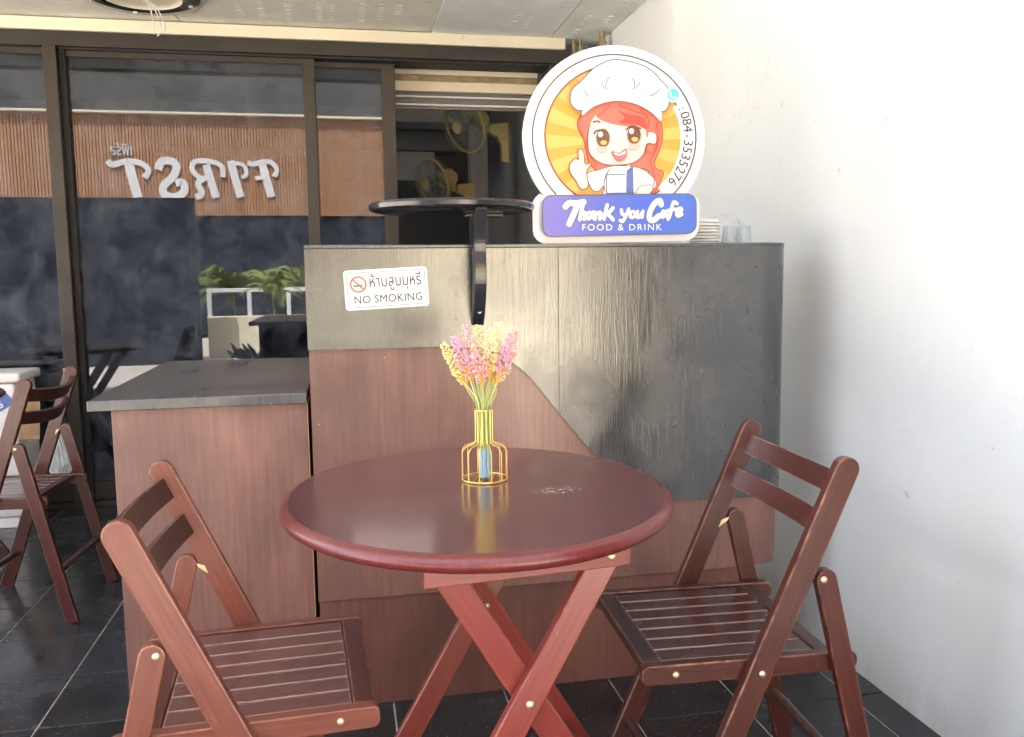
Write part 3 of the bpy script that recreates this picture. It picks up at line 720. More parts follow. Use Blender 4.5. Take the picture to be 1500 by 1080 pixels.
both("hand", Z([(390, 960), (430, 920), (455, 930), (455, 860), (472, 845), (490, 870), (500, 960), (545, 960), (510, 1020), (520, 1130), (470, 1150), (430, 1080), (390, 1020)]), 'skin')
both("elbow", Z([(920, 1150), (1000, 1130), (1030, 1150), (985, 1215), (905, 1215)]), 'skin', 2)
both("face", Z([(590, 560), (540, 680), (530, 800), (550, 890), (640, 955), (760, 965), (870, 950), (950, 890), (985, 800), (1050, 800), (1055, 730), (1010, 710), (980, 720), (960, 640), (760, 560)]), 'skin', 2.6)
art("fringe", Z([(580, 540), (600, 600), (700, 645), (840, 668), (960, 660), (985, 760), (1010, 690), (1085, 620), (1040, 550), (930, 500), (780, 475), (640, 485), (560, 520)]), 'hair', 5)
art("side_lock", Z([(560, 520), (595, 560), (540, 650), (510, 740), (475, 690), (475, 610)]), 'hair', 4)
art("hair_shade", Z([(760, 545), (830, 570), (960, 600), (985, 690), (900, 655), (770, 640), (810, 600)]), 'hair_dark', 4)
for hs in ([(1060, 640), (1080, 740), (1050, 860), (1005, 950)], [(510, 760), (535, 880), (590, 975)], [(1015, 960), (1040, 1060), (1035, 1140)], [(700, 500), (640, 560), (602, 590)], [(930, 530), (990, 600), (1000, 680)], [(760, 500), (860, 540), (960, 575)]): stroke("hair_strand", [Z(hs)], 1.3, 'hair_dark', 4)
for cx, cy in ((640, 760), (880, 735)):
    art("eye_line", [zp(cx + 52 * math.cos(R(a)), cy + 74 * math.sin(R(a))) for a in range(0, 360, 20)], 'eye', 1)
    art("eye_white", [zp(cx - 20 + 20 * math.cos(R(a)), cy - 28 + 22 * math.sin(R(a))) for a in range(0, 360, 30)], 'sign_white', 1)
    art("eye_glow", [zp(cx + 4 + 26 * math.cos(R(a)), cy + 36 + 18 * math.sin(R(a))) for a in range(0, 360, 30)], 'orange_light', 1)
for br in ([(560, 640), (590, 630), (620, 640)], [(565, 730), (590, 705), (650, 695)], [(815, 700), (860, 668), (935, 690)]): stroke("brow", [Z(br)], 2.2, 'eye', 4)
for cx, cy in ((625, 850), (880, 830)): art("cheek", [zp(cx + 46 * math.cos(R(a)), cy + 24 * math.sin(R(a))) for a in range(0, 360, 30)], 'blush', 1)
both("mouth", Z([(705, 868), (760, 885), (815, 850), (812, 905), (775, 940), (735, 925)]), 'tongue', 1.6)
art("teeth", Z([(718, 875), (760, 890), (810, 862), (808, 882), (762, 902), (722, 890)]), 'sign_white', 1)
both("earring", [zp(1003 + 27 * math.cos(R(a)), 845 + 30 * math.sin(R(a))) for a in range(0, 360, 30)], 'hair', 1.2, 'red_ink')
both("hat_crown", Z([(480, 545), (420, 530), (392, 470), (410, 390), (480, 325), (560, 240), (640, 190), (720, 162), (830, 172), (950, 205), (1030, 255), (1080, 310), (1140, 375), (1150, 450), (1140, 520), (1090, 550), (1000, 480), (800, 420), (600, 470)]), 'hat_white', 3.0, 'grey_line')
both("hat_band", Z([(478, 590), (490, 520), (540, 440), (640, 390), (770, 372), (900, 390), (1020, 440), (1080, 510), (1090, 560), (1085, 630), (1020, 570), (920, 510), (800, 478), (680, 482), (560, 525)]), 'sign_white', 1.4, 'grey_line')
for hp in (Z([(655, 385), (665, 330), (690, 290)]), Z([(640, 380), (630, 330)]), Z([(880, 385), (880, 330), (865, 300)]), Z([(890, 375), (925, 330)]), Z([(1000, 440), (1050, 410), (1080, 380)]), Z([(520, 440), (490, 400)])): stroke("hat_pleat", [hp], 1.0, 'grey_line', 4)
# phone icon and number
art("phone_icon_ring", [(980.5 + 11 * math.cos(R(a)), 139.5 + 11.3 * math.sin(R(a))) for a in range(0, 360, 20)], 'sign_white', 1)
art("phone_icon", [(980.5 + 8.6 * math.cos(R(a)), 139.5 + 9 * math.sin(R(a))) for a in range(0, 360, 20)], 'cyan', 1)
stroke("handset", [[(976.5, 135), (976.5, 140), (980, 144), (985, 144)]], 2.2, 'sign_white', 4)
yl = layer()
for i, ch in enumerate(":084-3535276"):
    ang = 23.5 - i * 5.75 if i else 23.5
    me = text_mesh(ch, 0.037); o = obj("phone_digit", me, M['ink'], SIGN)
    px, py = 899.5 + 102.5 * math.cos(R(ang)), 201 - 103.5 * math.sin(R(ang)); x, z = A(px, py)
    o.matrix_local = Matrix.Translation((x, yl, z)) @ FACE_FRONT @ Matrix.Rotation(R(ang - 90), 4, 'Z')
# banner
def prr(x0, x1, y0, y1, r):
    w, h = x1 - x0, y1 - y0; return rrect(w, h, r, 6, (x0 + x1) / 2, (y0 + y1) / 2)
bn = prr(791, 1013, 286.5, 344, 13)
stroke("banner_edge", [bn], 3.0, 'grey_line', 1, closed=True)
art("banner", bn, 'banner', 1)
q = lambda x, y: (760 + x / 5.357, 230 + y / 5.357)
Q = lambda pts: [q(*p) for p in pts]
nm = [("T", 36, [[(335, 385), (365, 358), (410, 362), (475, 352)], [(432, 365), (395, 450), (362, 520)]]),
      ("h", 22, [[(470, 372), (455, 430), (442, 488)], [(450, 455), (476, 432), (486, 448), (476, 486)]]),
      ("a", 20, [[(538, 440), (514, 434), (498, 462), (508, 484), (528, 470), (542, 442)], [(550, 430), (544, 468), (556, 486)]]),
      ("n", 21, [[(572, 436), (560, 487)], [(568, 455), (595, 434), (606, 448), (596, 487)]]),
      ("k", 22, [[(655, 378), (642, 430), (630, 487)], [(700, 400), (676, 430), (648, 444), (672, 462), (700, 494)]]),
      ("y", 20, [[(765, 418), (772, 450), (795, 458)], [(822, 412), (800, 465), (775, 508), (755, 500)]]),
      ("o", 19, [[(862, 432), (838, 440), (834, 472), (856, 478), (872, 452), (862, 432)]]),
      ("u", 20, [[(892, 432), (884, 470), (902, 478), (930, 440)], [(934, 430), (926, 478)]]),
      ("C", 34, [[(1078, 382), (1068, 350), (1030, 368), (992, 430), (985, 490), (1015, 505), (1060, 470)]]),
      ("a", 20, [[(1114, 442), (1094, 434), (1080, 462), (1090, 482), (1106, 468), (1118, 442)], [(1127, 428), (1120, 464), (1130, 484)]]),
      ("f", 21, [[(1205, 376), (1180, 362), (1164, 400), (1150, 460), (1132, 498)], [(1136, 428), (1192, 420)]]),
      ("e", 19, [[(1202, 452), (1240, 436), (1236, 412), (1212, 420), (1200, 455), (1212, 476), (1244, 462)]])]
y = layer(); bm = bmesh.new(); bs = bmesh.new(); ys = y
y2 = layer()
for _, w, lines in nm:
    for ln in lines:
        ribbon(AL(Q([(a + 5, b + 6) for a, b in ln])), w * 1.35 / 5.357 * KX, ys, ys + 0.0003, bm=bs)
        P = AL(Q(ln)); ribbon(P, w * 1.22 / 5.357 * KX, y2, y2 + 0.0003, bm=bm)
        for e in (P[0], P[-1]): prism(ell(e[0], e[1], w * 1.2 / 5.357 * KX / 2, w * 1.2 / 5.357 * KX / 2, 12), y2 - 0.00005, y2 + 0.0003, 'y', bm=bm)
obj("name_shadow", bs, M['grey_line'], SIGN); obj("name_lettering", bm, M['sign_white'], SIGN)
o = obj("tagline_lettering", text_mesh("FOOD & DRINK", 0.02, space=1.25), M['sign_white'], SIGN); fit(o, 116 * KX, 9.5 * KZ)
x, z = A(904, 333.5); o.matrix_local = Matrix.Translation((x, layer(), z)) @ FACE_FRONT

# ------------------------------------------------------------------ cups on the counter
gc = "paper lids stacked on the counter"; lidm = None
for i in range(8):
    bm = lathe([(0, .006), (.030, .006), (.034, .0065), (.041, .0), (.0445, .0), (.0445, .003), (.042, .004), (.038, .0085), (.034, .0095), (0, .0095)], 28)
    if lidm is None: o = obj("paper_lid", bm, M['paper'], None, None, 40); lidm = o.data
    else: bm.free(); o = bpy.data.objects.new("paper_lid", lidm); col.objects.link(o)
    o.location = (1.020 + random.uniform(-.0015, .0015), 2.31 + random.uniform(-.001, .001), 1.2003 + 0.0088 * i)
    tag(o, "topmost white paper lid of the stack beside the cafe sign" if i == 7 else "lowest white paper lid of the stack resting on the counter" if i == 0 else "white paper lid in the middle of the stack beside the cafe sign", "lid", gc)
gc2 = "clear plastic cups on the counter end"; ccm = None
for k, (x, yy, lab) in enumerate(((1.098, 2.31, "clear plastic cup upside down next to the paper lids"), (1.150, 2.33, "clear plastic cup upside down nearest the white wall"))):
    bm = lathe([(0, .0), (.018, .0), (.024, .050), (.0265, .051), (.0265, .053), (.0235, .053), (.0172, .002), (0, .002)], 28)
    if ccm is None: o = obj("plastic_cup", bm, M['clear'], None, None, 40); ccm = o.data
    else: bm.free(); o = bpy.data.objects.new("plastic_cup", ccm); col.objects.link(o)
    o.rotation_euler = (math.pi, 0, k); o.location = (x, yy, 1.2535); tag(o, lab, "cup", gc2)
bm = bmesh.new(); bmesh.ops.create_icosphere(bm, subdivisions=4, radius=1)
for v in bm.verts:
    n = math.sin(v.co.x * 9 + v.co.z * 4) * .09 + math.sin(v.co.y * 11 - v.co.x * 6) * .08 + math.sin(v.co.z * 17 + v.co.y * 5) * .06
    v.co = v.co * (1 + n); v.co.x *= .055; v.co.y *= .04; v.co.z *= .042
tag(obj("plastic_sleeve", bm, M['film'], None, None, None, (1.105, 2.37, 1.248)), "crumpled clear plastic sleeve draped over the clear cups", "plastic bag")

# ------------------------------------------------------------------ round table
TB = thing("round_table", "round mahogany folding table holding the gold vase", "table", (0.228, 1.495, 0.0))
tt = [(0, 0.0), (.29, 0.0), (.312, -0.001), (.322, -0.004), (.330, -0.009), (.3345, -0.015), (.3335, -0.021), (.328, -0.026), (.318, -0.029), (.29, -0.030), (0, -0.030)]
ttm = Matrix.Translation((0, 0, 0.737)) @ Matrix.Rotation(R(1.3), 4, 'X')
obj("tabletop", lathe([(0, 0), (.3195, 0), (.3195, -.03), (0, -.03)], 160, sx=1.04, sy=1.065), M['tabletop'], TB, ttm, 40)
obj("rim", lathe([(.3197, -.0004), (.3265, -.0020), (.3318, -.0062), (.3345, -.0125), (.3345, -.0165), (.332, -.0225), (.3265, -.0268), (.3197, -.0290), (.3197, -.0302)], 160, sx=1.04, sy=1.065), M['rim'], TB, ttm, 60)
FYN, FYF = 1.245 - 1.495, 1.705 - 1.495
sk = 0.10                                                        # frames stand slightly skewed to the shopfront
def fx(x, y): return (x * 1.0 - 0, y + x * sk)
for fy, s, in ((FYN, 1), (FYF, -1)):
    a = (-0.125, fy - .125 * sk, .676); b = (0.207, fy + .207 * sk, .676)
    plank("apron", a, b, 0.020, 0.034, M['leg'], TB, (0, 1, 0))
    offs = 0.011 * s
    top, cr_, ft = 0.668, 0.455, 0.0
    for sgn, d in ((1, -0.012), (-1, 0.012)):
        xt, xb = (0.040 - sgn * 0.128), (0.040 + sgn * 0.272)
        yy = fy + s * 0.0235 - (d if s > 0 else -d)
        plank("leg", (xb, yy + xb * sk, 0.0), (xt, yy + xt * sk, top), 0.021, 0.046, M['leg'], TB, (0, 1, 0), bev=0.0025, cut0=0.0)
    cx = 0.024; yb = fy + s * 0.0235 - s * 0.023
    obj("bolt", lathe([(0, -.004), (.004, -.0035), (.0066, -.001), (.007, 0.001)], 16), M['brass'], TB, Matrix.Translation((cx + .016, fy + s * .0235 + cx * sk - 0.0235, .449)) @ Matrix.Rotation(R(-90), 4, 'X') @ Matrix.Scale(1, 4), 50)
for x in (0.176,): obj("bolt", lathe([(0, -.004), (.004, -.0035), (.0066, -.001), (.007, 0.001)], 16), M['brass'], TB, Matrix.Translation((x, FYN + x * sk - 0.0105, .677)) @ Matrix.Rotation(R(-90), 4, 'X'), 50)
obj("brace", tube([(0.21, FYN + .04, .16), (0.21, FYF + .0, .16)], 0.011, 10), M['leg'], TB)
obj("brace", tube([(-0.13, FYN + .02, .16), (-0.13, FYF - .02, .16)], 0.011, 10), M['leg'], TB)

# ------------------------------------------------------------------ wire vase with dried flowers
VX, VY, VZ = 0.252, 1.560, 0.7390
vs_ = thing("wire_vase", "small gold wire bottle vase standing on the round table", "vase", (VX, VY, VZ), 0.0)
RB, RN = 0.043, 0.0165
def ring(r, z, w=0.0013): return tube([(r * math.cos(R(a)), r * math.sin(R(a)), z) for a in range(0, 360, 12)], w, 6, True)
obj("base_ring", ring(RB, .0016, .0016), M['gold'], vs_, None, 60)
obj("neck_ring", ring(RN, .132, .0016), M['gold'], vs_, None, 60)
for k in range(12):
    a = R(30 * k + 8); c, s = math.cos(a), math.sin(a)
    prof = [(RB, .0016), (RB, .045), (RB - .001, .056), (RB - .008, .064), (.024, .067), (.018, .071), (RN, .078), (RN, .132)]
    P = smooth_path([(r * c, r * s, z) for r, z in prof], 4, False)
    obj("wire", tube(P, 0.0011, 6), M['gold'], vs_, None, 60)
for d in (-.016, .0, .016): obj("base_bar", tube([(d - math.sqrt(RB ** 2 - d ** 2) * .35, -math.sqrt(RB ** 2 - d ** 2) * .9, .0016), (d + math.sqrt(RB ** 2 - d ** 2) * .35, math.sqrt(RB ** 2 - d ** 2) * .9, .0016)], 0.001, 6), M['gold'], vs_)
heads = [(-.068, .02, 'fl_yellow', .258, "pale yellow dried flower leaning furthest left in the gold vase"),
         (-.050, -.02, 'fl_lilac', .272, "mauve pink dried flower second from the left in the gold vase"),
         (-.026, -.02, 'fl_pink', .292, "tallest pink dried flower left of the middle of the vase"),
         (-.040, .03, 'fl_pink', .262, "short deep pink dried flower behind the left blooms"),
         (-.006, .02, 'fl_yellow', .288, "yellow dried flower in the very middle of the vase"),
         (.014, -.02, 'fl_cream', .284, "large cream dried flower right of the middle of the vase"),
         (.034, .02, 'fl_cream', .292, "tall cream dried flower at the back right of the vase"),
         (.050, -.02, 'fl_lilac', .262, "lilac dried flower leaning right in the gold vase"),
         (.069, .01, 'fl_pink', .276, "pink dried flower leaning furthest right in the gold vase"),
         (-.014, -.04, 'fl_pink', .246, "low pink dried flower in front of the bunch"),
         (.040, .035, 'fl_yellow', .240, "low yellow dried flower tucked behind the lilac one"),
         (-.058, .03, 'fl_cream', .236, "low cream dried flower behind the yellow one at far left"),
         (.058, .03, 'fl_cream', .240, "low cream dried flower at the far right behind the pink one")]
for k, (hx, hy, mt, hz, lab) in enumerate(heads):
    rr = random.Random(50 + k)
    f = thing("dried_flower", lab, "flower", (VX, VY, VZ), 0, "dried flowers in the gold vase")
    bx, by = hx * .12, hy * .12
    neck = Vector((hx * .15 + rr.uniform(-.002, .002), hy * .2, .133)); tip = Vector((hx, hy, hz)); base = Vector((bx, by, .003))
    st = neck.lerp(tip, .44) + Vector((rr.uniform(-.004, .004), rr.uniform(-.004, .004), 0))
    for q_ in range(2):
        of = Vector((rr.uniform(-.003, .003), rr.uniform(-.003, .003), 0)) * q_; b2 = of * 2.2
        obj("stem", tube(smooth_path([tuple(base), tuple(base.lerp(neck, .5) + of), tuple(neck + of), tuple(neck.lerp(st, .55) + b2), tuple(st)], 3, False), 0.0012, 5), M[('stem_green', 'stem_yellow', 'stem_green')[(k + q_) % 3]], f, None, 60)
    obj("stem_wrap", tube([tuple(base), tuple(base.lerp(neck, .42))], 0.0021, 6), M['stem_blue'], f)
    ax = (tip - st).normalized(); L = (tip - st).length; u = ax.orthogonal().normalized(); w = ax.cross(u)
    bend_ = (u * rr.uniform(-1, 1) + w * rr.uniform(-1, 1)) * .008
    bm = bmesh.new(); wd = rr.uniform(.0105, .0135)
    for i in range(190):
        t = rr.random(); rad = wd * (0.45 + .55 * math.sin(min(1, t * 1.9 + .1) * math.pi * .5)) * (1 - max(0, t - .55) / .45 * .66) * rr.uniform(.72, 1.18)
        an = rr.uniform(0, 6.283); p = st + ax * (L * (0.06 + .95 * t)) + bend_ * (t * t) + (u * math.cos(an) + w * math.sin(an)) * rad
        nf = len(bm.faces)
        out = (u * math.cos(an) + w * math.sin(an)) * .8 + ax * .7
        mm = Matrix.Translation(p) @ out.to_track_quat('Z', 'Y').to_matrix().to_4x4() @ Matrix.Diagonal((rr.uniform(.7, 1.1), rr.uniform(.7, 1.1), rr.uniform(1.0, 1.8), 1))
        bmesh.ops.create_icosphere(bm, subdivisions=1, radius=0.0020, matrix=mm)
        bm.faces.ensure_lookup_table(); mi = 1 if rr.random() < .3 else 0
        for fc in bm.faces[nf:]: fc.material_index = mi
    second = {'fl_yellow': 'fl_cream', 'fl_cream': 'fl_yellow', 'fl_pink': 'fl_pale', 'fl_lilac': 'fl_pink'}[mt]
    obj("flower_head", bm, [M[mt], M[second]], f, None, 80)
    bm = bmesh.new()
    for i in range(16):
        an = i * 2.4; p = st + ax * (L * rr.uniform(-.10, .16)); d = (u * math.cos(an) + w * math.sin(an))
        tube([tuple(p), tuple(p + d * .004 + ax * .008), tuple(p + d * .008 + ax * .018)], [.0012, .0018, .0004], 4, bm=bm)
    obj("bract", bm, M['fl_orange'], f)

# ------------------------------------------------------------------ folding chairs
def folding_chair(label, S, c, mats):
    hw, zs, yf, yr, al, zt, zpv, po, yrf = S; cx, cy, th = c
    ch = thing("folding_chair", label, "chair", (cx, cy, 0), th - math.pi / 2, "slatted folding chairs")
    mp, mb, msl = M[mats[0]], M[mats[1]], M[mats[2]]
    ex = 0.018
    for s in (-1, 1):
        x = s * hw; pu = Vector((0, -al, 1)).normalized()
        plank("back_post", (x, al * zs, 0.0), (x, -al * (zt - zs), zt + .010), 0.021, 0.044, mp, ch, r1=0.021, bev=0.0028, cut0=al)
        py = -al * (zpv - zs) - po
        plank("rear_leg", (x, yrf, 0.0), (x, py - .002, zpv + .017), 0.020, 0.038, mp, ch, r1=0.019, bev=0.0025)
        plank("seat_rail", (x - s * 0.0225, yr - .012, zs), (x - s * 0.0225, yf + .006, zs), 0.022, 0.036, mp, ch, r0=0.016, r1=0.012, bev=0.0025)
        def bolt(y, z, xx): obj("bolt", lathe([(0, .0042), (.0035, .0036), (.0058, .0015), (.0064, -.001)], 14), M['brass'], ch, Matrix.Translation((xx, y, z)) @ Matrix.Rotation(R(90 * s), 4, 'Y'), 50)
        bolt(py, zpv, x + s * .0102); bolt(0.0, zs, x + s * .0107); bolt(yf - .055, zs, x - s * .0112)
        # brass hinge plate between leg and post
        tri = [(py + .012, zpv + .002), (py + po * .75, zpv - .004), (py + po * .9, zpv - .020), (py + .016, zpv - .006)]
        obj("hinge_plate", prism(tri, x - s * .0135, x - s * .0118, 'x'), M['brass'], ch)
    inner = hw - 0.034
    n = 7; gap = 0.0045; wsl = (2 * inner - gap * (n + 1)) / n
    for i in range(n):
        x = -inner + gap + wsl / 2 + i * (wsl + gap)
        plank("seat_slat", (x, yr + .062, zs + .009), (x, yf - .036, zs + .009), wsl, 0.011, M[mats[3]], ch, bev=0.0022)
    plank("cross_rail", (-inner, yf - .017, zs + .006), (inner, yf - .017, zs + .006), 0.034, 0.022, mb, ch, (0, 1, 0), bev=0.003)
    plank("cross_rail", (-inner, yr + .045, zs + .006), (inner, yr + .045, zs + .006), 0.030, 0.020, mb, ch, (0, 1, 0), bev=0.003)
    plank("cross_rail", (-inner, 0.0, zs - .012), (inner, 0.0, zs - .012), 0.026, 0.016, mb, ch, (0, 1, 0), bev=0.002)
    # curved back slats follow the lean of the posts
    pu = Vector((0, -al, 1)).normalized(); pn = Vector((0, 1, al)).normalized(); top = Vector((0, -al * (zt - zs), zt + .006))
    for dist in (0.050, 0.128):
        ctr = top - pu * dist; hh = 0.042; tk = 0.011; bm = bmesh.new(); cols = []
        N = 18
        for i in range(N + 1):
            t = -1 + 2 * i / N; x = t * (hw - .008); sag = 0.042 * (1 - t * t) + 0.004
            dn = Vector((0.42 * t * 1.0, 0, 0))
            o0 = ctr - pn * sag + Vector((x, 0, 0))
            cols.append([bm.verts.new(o0 + pu * hh / 2 + pn * tk / 2), bm.verts.new(o0 + pu * hh / 2 - pn * tk / 2), bm.verts.new(o0 - pu * hh / 2 - pn * tk / 2), bm.verts.new(o0 - pu * hh / 2 + pn * tk / 2)])
        for a, b in zip(cols, cols[1:]):
            for j in range(4): bm.faces.new((a[j], a[(j + 1) % 4], b[(j + 1) % 4], b[j]))
        bm.faces.new(cols[0][::-1]); bm.faces.new(cols[-1])
        ed = [e for e in bm.edges if len(e.link_faces) == 2 and e.calc_face_angle(0) > R(50)]
        bmesh.ops.bevel(bm, geom=ed, offset=0.002, segments=2, affect='EDGES')
        obj("back_slat", bm, msl, ch, None, 40)
    fz = 0.13; fyy = al * (zs - fz)
    obj("dowel", tube([(-hw + .01, fyy, fz), (hw - .01, fyy, fz)], 0.0105, 12), mb, ch, None, 50)
    rz = 0.17; tt_ = rz / zpv; ryy = yrf + (-al * (zpv - zs) - po - yrf) * tt_
    obj("dowel", tube([(-hw + .01, ryy, rz), (hw - .01, ryy, rz)], 0.0105, 12), mb, ch, None, 50)
    return ch
folding_chair("folding slat chair right of the round table with its back to the white wall", [0.1984, 0.4205, 0.2045, -0.1797, 0.4305, 0.7876, 0.5837, 0.0402, -0.2557], [0.7104, 1.5252, 3.0875], ('chair', 'chair_dark', 'chair', 'seat'))
folding_chair("folding slat chair in front of the low cabinet facing the round table", [0.2064, 0.4305, 0.21, -0.1722, 0.4536, 0.7703, 0.5787, 0.0365, -0.2436], [-0.1896, 1.4817, 0.0528], ('chair_orange', 'chair', 'chair_dark', 'seat_pale'))
folding_chair("folding slat chair further back beside the white cooler", [0.1935, 0.4039, 0.2093, -0.1612, 0.3549, 0.8017, 0.5867, 0.0319, -0.2309], [-1.1233, 3.1516, 3.0692], ('chair', 'chair_dark', 'chair_dark', 'seat'))

# second table, only its edge is in the picture
T2 = thing("round_table", "round table cut off by the left edge of the photo beside the far chair", "table", (-1.575, 3.40, 0))
obj("tabletop", lathe(tt, 96), M['chair_dark'], T2, Matrix.Translation((0, 0, .722)), 40)
for sx in (-.2, .2):
    plank("leg", (-.25, sx, 0), (.2, sx, .69), .021, .046, M['chair_dark'], T2, (0, 1, 0)); plank("leg", (.25, sx + .023, 0), (-.2, sx + .023, .69), .021, .046, M['chair_dark'], T2, (0, 1, 0))

# white cooler at the left edge
CK = thing("drinks_cooler", "white drinks cooler with a blue emblem at the left edge", "cooler", (-1.745, 4.17, 0))
obj("cabinet", box(-.32, .285, 0, .27, .05, .665, 0.012, seg=3), M['white'], CK, None, 40)
obj("lid", box(-.325, .31, -.008, .275, .668, .712, 0.012, seg=3), M['white'], CK, None, 40)
obj("base", box(-.30, .26, .01, .26, 0, .0495, 0.004), M['white'], CK)
em = bmesh.new()
obj("emblem", ribbon([(.03, .50), (.14, .53), (.225, .575), (.265, .605)], .055, -.0022, -.0004, bm=em), plain("emblem blue", (0.10, 0.16, 0.42), .4), CK)
o = obj("emblem_letter", text_mesh("G", .05, bold=.001), M['sign_white'], CK, Matrix.Translation((.215, -.0026, .57)) @ FACE_FRONT @ Matrix.Rotation(R(25), 4, 'Z'))
cdb = obj("cardboard_piece", box(-.04, .04, -.006, .006, -.11, .11, .002), M['cardboard'], None, None, None, (-1.40, 4.155, .52)); cdb.rotation_euler = (R(6), R(4), R(20))
tag(cdb, "torn brown cardboard strip hanging on the side of the cooler", "cardboard")
bm = bmesh.new(); bmesh.ops.create_icosphere(bm, subdivisions=4, radius=1)
for v in bm.verts:
    n = math.sin(v.co.x * 7 + v.co.z * 9) * .07 + math.sin(v.co.y * 8 - v.co.z * 5) * .07 + math.sin(v.co.x * 15 + v.co.y * 13) * .04
    v.co = v.co * (1 + n); tz = v.co.z; v.co.x *= .055 * (1 - .35 * max(0, tz)); v.co.y *= .05; v.co.z = tz * .11
tag(obj("plastic_bag", bm, M['bag'], None, None, None, (-1.30, 4.20, .32)), "cloudy plastic bag hanging beside the cooler", "bag")

# ------------------------------------------------------------------ soffit fittings
LX, LY = -0.81, 4.09
lt = thing("downlight", "round black rimmed downlight hole in the soffit with loose wires", "ceiling light", (LX, LY, ZC))
obj("rim", lathe([(.165, -.001), (.165, -.010), (.170, -.014), (.235, -.014), (.242, -.009), (.242, -.001)], 64), M['black_gloss'], lt, None, 40)
obj("reflector", lathe([(.1645, -.010), (.160, -.004), (.13, .0), (.05, -.0035), (0, -.004)], 48), M['cream'], lt, None, 60)
for a in (20, 110, 200, 250, 290, 335): obj("bolt", lathe([(0, -.006), (.008, -.005), (.011, 0)], 12), M['white'], lt, Matrix.Translation((.203 * math.cos(R(a)), .203 * math.sin(R(a)), -.014)), 50)
for k, (dx, dy) in enumerate(((.0, .12), (.03, .15), (.055, .10))):
    obj("wire", tube(smooth_path([(0, .0, -.01), (.02 + dx * .5, dy * .5, -.03), (.01 + dx, dy + .05, -.07 - .01 * k), (dx - .02 * k, dy + .10, -.10)], 6, False), .0028, 6), M['white'], lt, None, 60)
pc = thing("conduit_pipe", "stained conduit pipe stub in the corner under the soffit", "pipe", (1.335, 4.30, 0))
obj("pipe", tube([(0, 0, ZC - .004), (0, 0, 1.9)], .016, 12), M['rust'], pc, None, 50)
obj("collar", lathe([(0, 0), (.024, 0), (.024, .03), (0, .03)], 16, c=(0, 0, 2.26)), M['rust'], pc, None, 30)
pc2 = thing("conduit_pipe", "pair of stained pipes at the end of the cream beam", "pipe", (1.23, 4.46, 0))
for dx in (0, .035): obj("pipe", tube([(dx, 0, ZC - .004), (dx, 0, 2.19)], .010, 10), M['rust'], pc2, None, 50)

# ------------------------------------------------------------------ the street behind the camera, seen in the glass
YB = -9.0
ob = thing("opposite_building", "building across the street with a cedar slat fascia", "building", (0, YB, 0))
obj("wall", box(-16, 16, -6, -0.16, 0, 6.4), M['upper_dark'], ob)
obj("ground_floor_glazing", box(-16, 1.0, -0.158, -0.10, 0.0, 2.38), M['navy_dark'], ob)
obj("ground_floor_wall", box(1.0, 3.9, -0.158, -0.05, 0.0, 2.38), M['cream'], ob)
obj("shop_window", box(3.91, 5.2, -0.158, -0.10, 0.0, 2.38), M['navy_dark'], ob)
obj("shutter", box(5.21, 16, -0.158, -0.08, 0.0, 2.38), M['shutter'], ob)
obj("top_trim", box(-16, 16, -0.158, 0.07, 4.33, 4.37), M['cream'], ob)
sm = None
for i in range(168):
    x = -7.6 + i * 0.06
    if sm is None:
        o = obj("slat", box(-.025, .025, -.10, -0.045, 2.385, 4.325, .004, seg=1), M['slat'], ob); sm = o.data
    else: o = bpy.data.objects.new("slat", sm); col.objects.link(o); o.parent = ob
    o.location = (x, 0, 0)
obj("slat_backing", box(-16, 16, -.157, -.105, 2.381, 4.329), M['slat'], ob)
fs = thing("shop_sign", "raised white FIRST lettering on the cedar slats across the street", "sign", (-2.615, YB - 0.04, 2.73))
glyph = {'T': [(40, [(572, 712), (587, 790), (603, 865)]), (25, [(484, 704), (505, 722), (560, 706), (620, 712), (655, 742), (636, 778)])],
         'S': [(34, [(697, 742), (712, 706), (755, 702), (776, 728), (758, 772), (716, 812), (716, 848), (760, 862), (803, 838), (798, 798), (768, 800)])],
         'R': [(34, [(905, 716), (922, 790), (942, 864)]), (22, [(976, 772), (972, 722), (920, 702), (856, 704), (844, 742), (878, 776), (915, 772)]), (27, [(892, 778), (866, 800), (880, 846), (852, 862)])],
         'I': [(35, [(1012, 698), (1030, 780), (1050, 862)]), (18, [(1012, 706), (1066, 716), (1080, 756), (1058, 772)])],
         'F': [(36, [(1150, 704), (1168, 780), (1187, 860)]), (22, [(1088, 704), (1112, 712), (1150, 702), (1192, 702), (1216, 736), (1204, 768)]), (18, [(1118, 776), (1166, 770)])]}
ku, kv = 3.20 / 740, 0.76 / 175
for chx, strokes in glyph.items():
    bm = bmesh.new()
    for j, (w, pts) in enumerate(strokes): ribbon([(-4.39 + (a - 480) * ku + 2.615, (865 - b) * kv) for a, b in pts], w * ku, 0.0, 0.03 + 0.004 * j, bm=bm)
    obj("letter", bm, M['sign_white'], fs)
o = obj("thai_lettering", text_mesh("เฟิร์ส", .3, .02), M['sign_white'], fs); fit(o, .40, .22)
o.matrix_local = Matrix.Translation((-1.50, .02, .92)) @ FACE_BACK

scr = thing("street_screen", "dark navy hoarding standing across the terrace front", "hoarding", (0, -3.6, 0))
obj("panel", box(-6.0, -1.96, 0, .06, -0.05, 2.24), M['navy_dark'], scr)
for x in (-5.9, -4.0, -2.1): obj("post", box(x - .03, x + .03, -.062, -.002, -0.05, 2.2), M['frame'], scr)

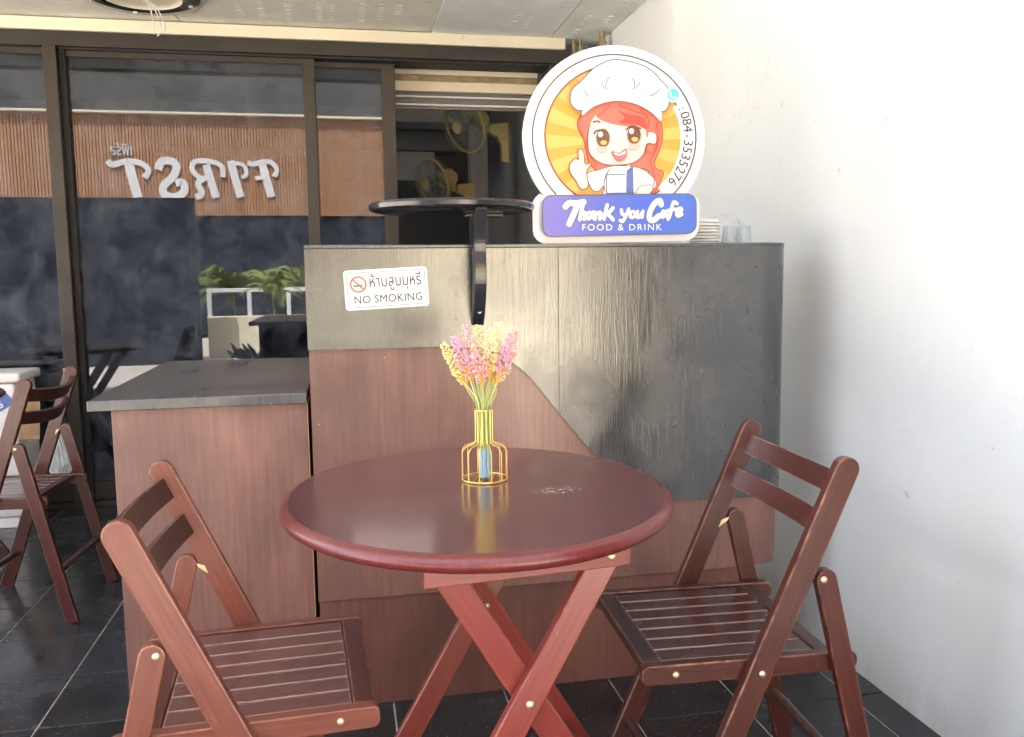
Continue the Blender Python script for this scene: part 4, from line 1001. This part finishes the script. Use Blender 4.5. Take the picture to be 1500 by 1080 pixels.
pw = tag(obj("parapet_wall", box(-2.0, 6.0, -4.6, -4.42, -0.06, .56, .01), M['cream']), "low cream parapet below the white railing", "wall")
ra = thing("railing", "white steel railing on the cream parapet", "railing", (0, -4.51, .561))
obj("rail", box(-2.0, 6, -.03, .03, .36, .42, .006), M['white'], ra)
for k in range(14): obj("baluster", box(-2.0 + k * .58, -1.94 + k * .58, -.028, .028, 0, .359, .004), M['white'], ra)
def palm(label, x, y, z, h, n, L, seed):
    rr = random.Random(seed); p = thing("palm_plant", label, "plant", (x, y, z), 0, "palms reflected in the glass")
    obj("stalk", tube([(0, 0, 0), (.02, .01, h * .5), (0, 0, h)], [.03, .022, .012], 8), M['leaf'], p)
    bm = bmesh.new()
    for k in range(n):
        a = rr.random() * 6.28; e = rr.uniform(.3, 1.2); l = L * rr.uniform(.7, 1.1); pts = []
        for i in range(9):
            t = i / 8; rad = l * t * math.cos(e) ; zz = h + l * (t * math.sin(e) - .55 * t * t)
            pts.append(Vector((math.cos(a) * rad, math.sin(a) * rad, zz)))
        tube([tuple(q_) for q_ in pts], .005, 4, bm=bm)
        sdv = Vector((-math.sin(a), math.cos(a), 0))
        for i in range(1, 9):
            for sg in (-1, 1):
                for o_ in (0, .33, .66):
                    b0 = pts[i - 1].lerp(pts[i], o_); dr = (pts[i] - pts[i - 1]).normalized()
                    tipv = b0 + sdv * sg * .22 * l * (1 - i / 11) + dr * .12 * l + Vector((0, 0, -.05 * l))
                    v = [bm.verts.new(b0), bm.verts.new(b0.lerp(tipv, .4) + dr * .013), bm.verts.new(tipv), bm.verts.new(b0.lerp(tipv, .4) - dr * .008)]
                    bm.faces.new(v)
    obj("frond", bm, M['leaf'], p)
palm("tall feathery palm in front of the white railing", -0.95, -3.3, -.06, 1.0, 22, .7, 1)
palm("bushy palm behind the left end of the railing", -1.75, -5.6, -.06, .95, 34, 1.1, 2)
palm("bushy palm behind the middle of the railing", -0.6, -5.7, -.06, 1.0, 34, 1.1, 3)
palm("bushy palm behind the right of the railing", 0.5, -5.6, -.06, .95, 30, 1.1, 4)
palm("yellow green palm furthest right behind the railing", 1.7, -5.8, -.06, .95, 28, 1.1, 5)
pb = thing("planter_box", "dark square planter in front of the parapet", "planter", (-0.35, -2.0, -.06))
obj("box", box(-.36, 1.0, -.3, .3, 0, .60, .006), M['navy_dark'], pb); obj("lip", box(-.46, 1.05, -.36, .36, .602, .66, .006), M['navy_dark'], pb)
pt = thing("plant_pot", "round pale plant pot with dark succulents", "pot", (-1.0, -1.6, -.06))
obj("bowl", lathe([(0, 0), (.16, 0), (.28, .12), (.30, .24), (.27, .24), (.22, .2), (0, .2)], 32), M['white'], pt, None, 40)
bm = bmesh.new()
for k in range(26):
    a = random.random() * 6.28; rr_ = random.random() * .3; b0 = Vector((math.cos(a) * rr_, math.sin(a) * rr_, .2)); t0 = b0 + Vector((math.cos(a) * .12, math.sin(a) * .12, random.uniform(.08, .22)))
    tube([tuple(b0), tuple(b0.lerp(t0, .5)), tuple(t0)], [.015, .035, .008], 5, bm=bm)
obj("succulent_leaf", bm, M['leaf_dark'], pt)
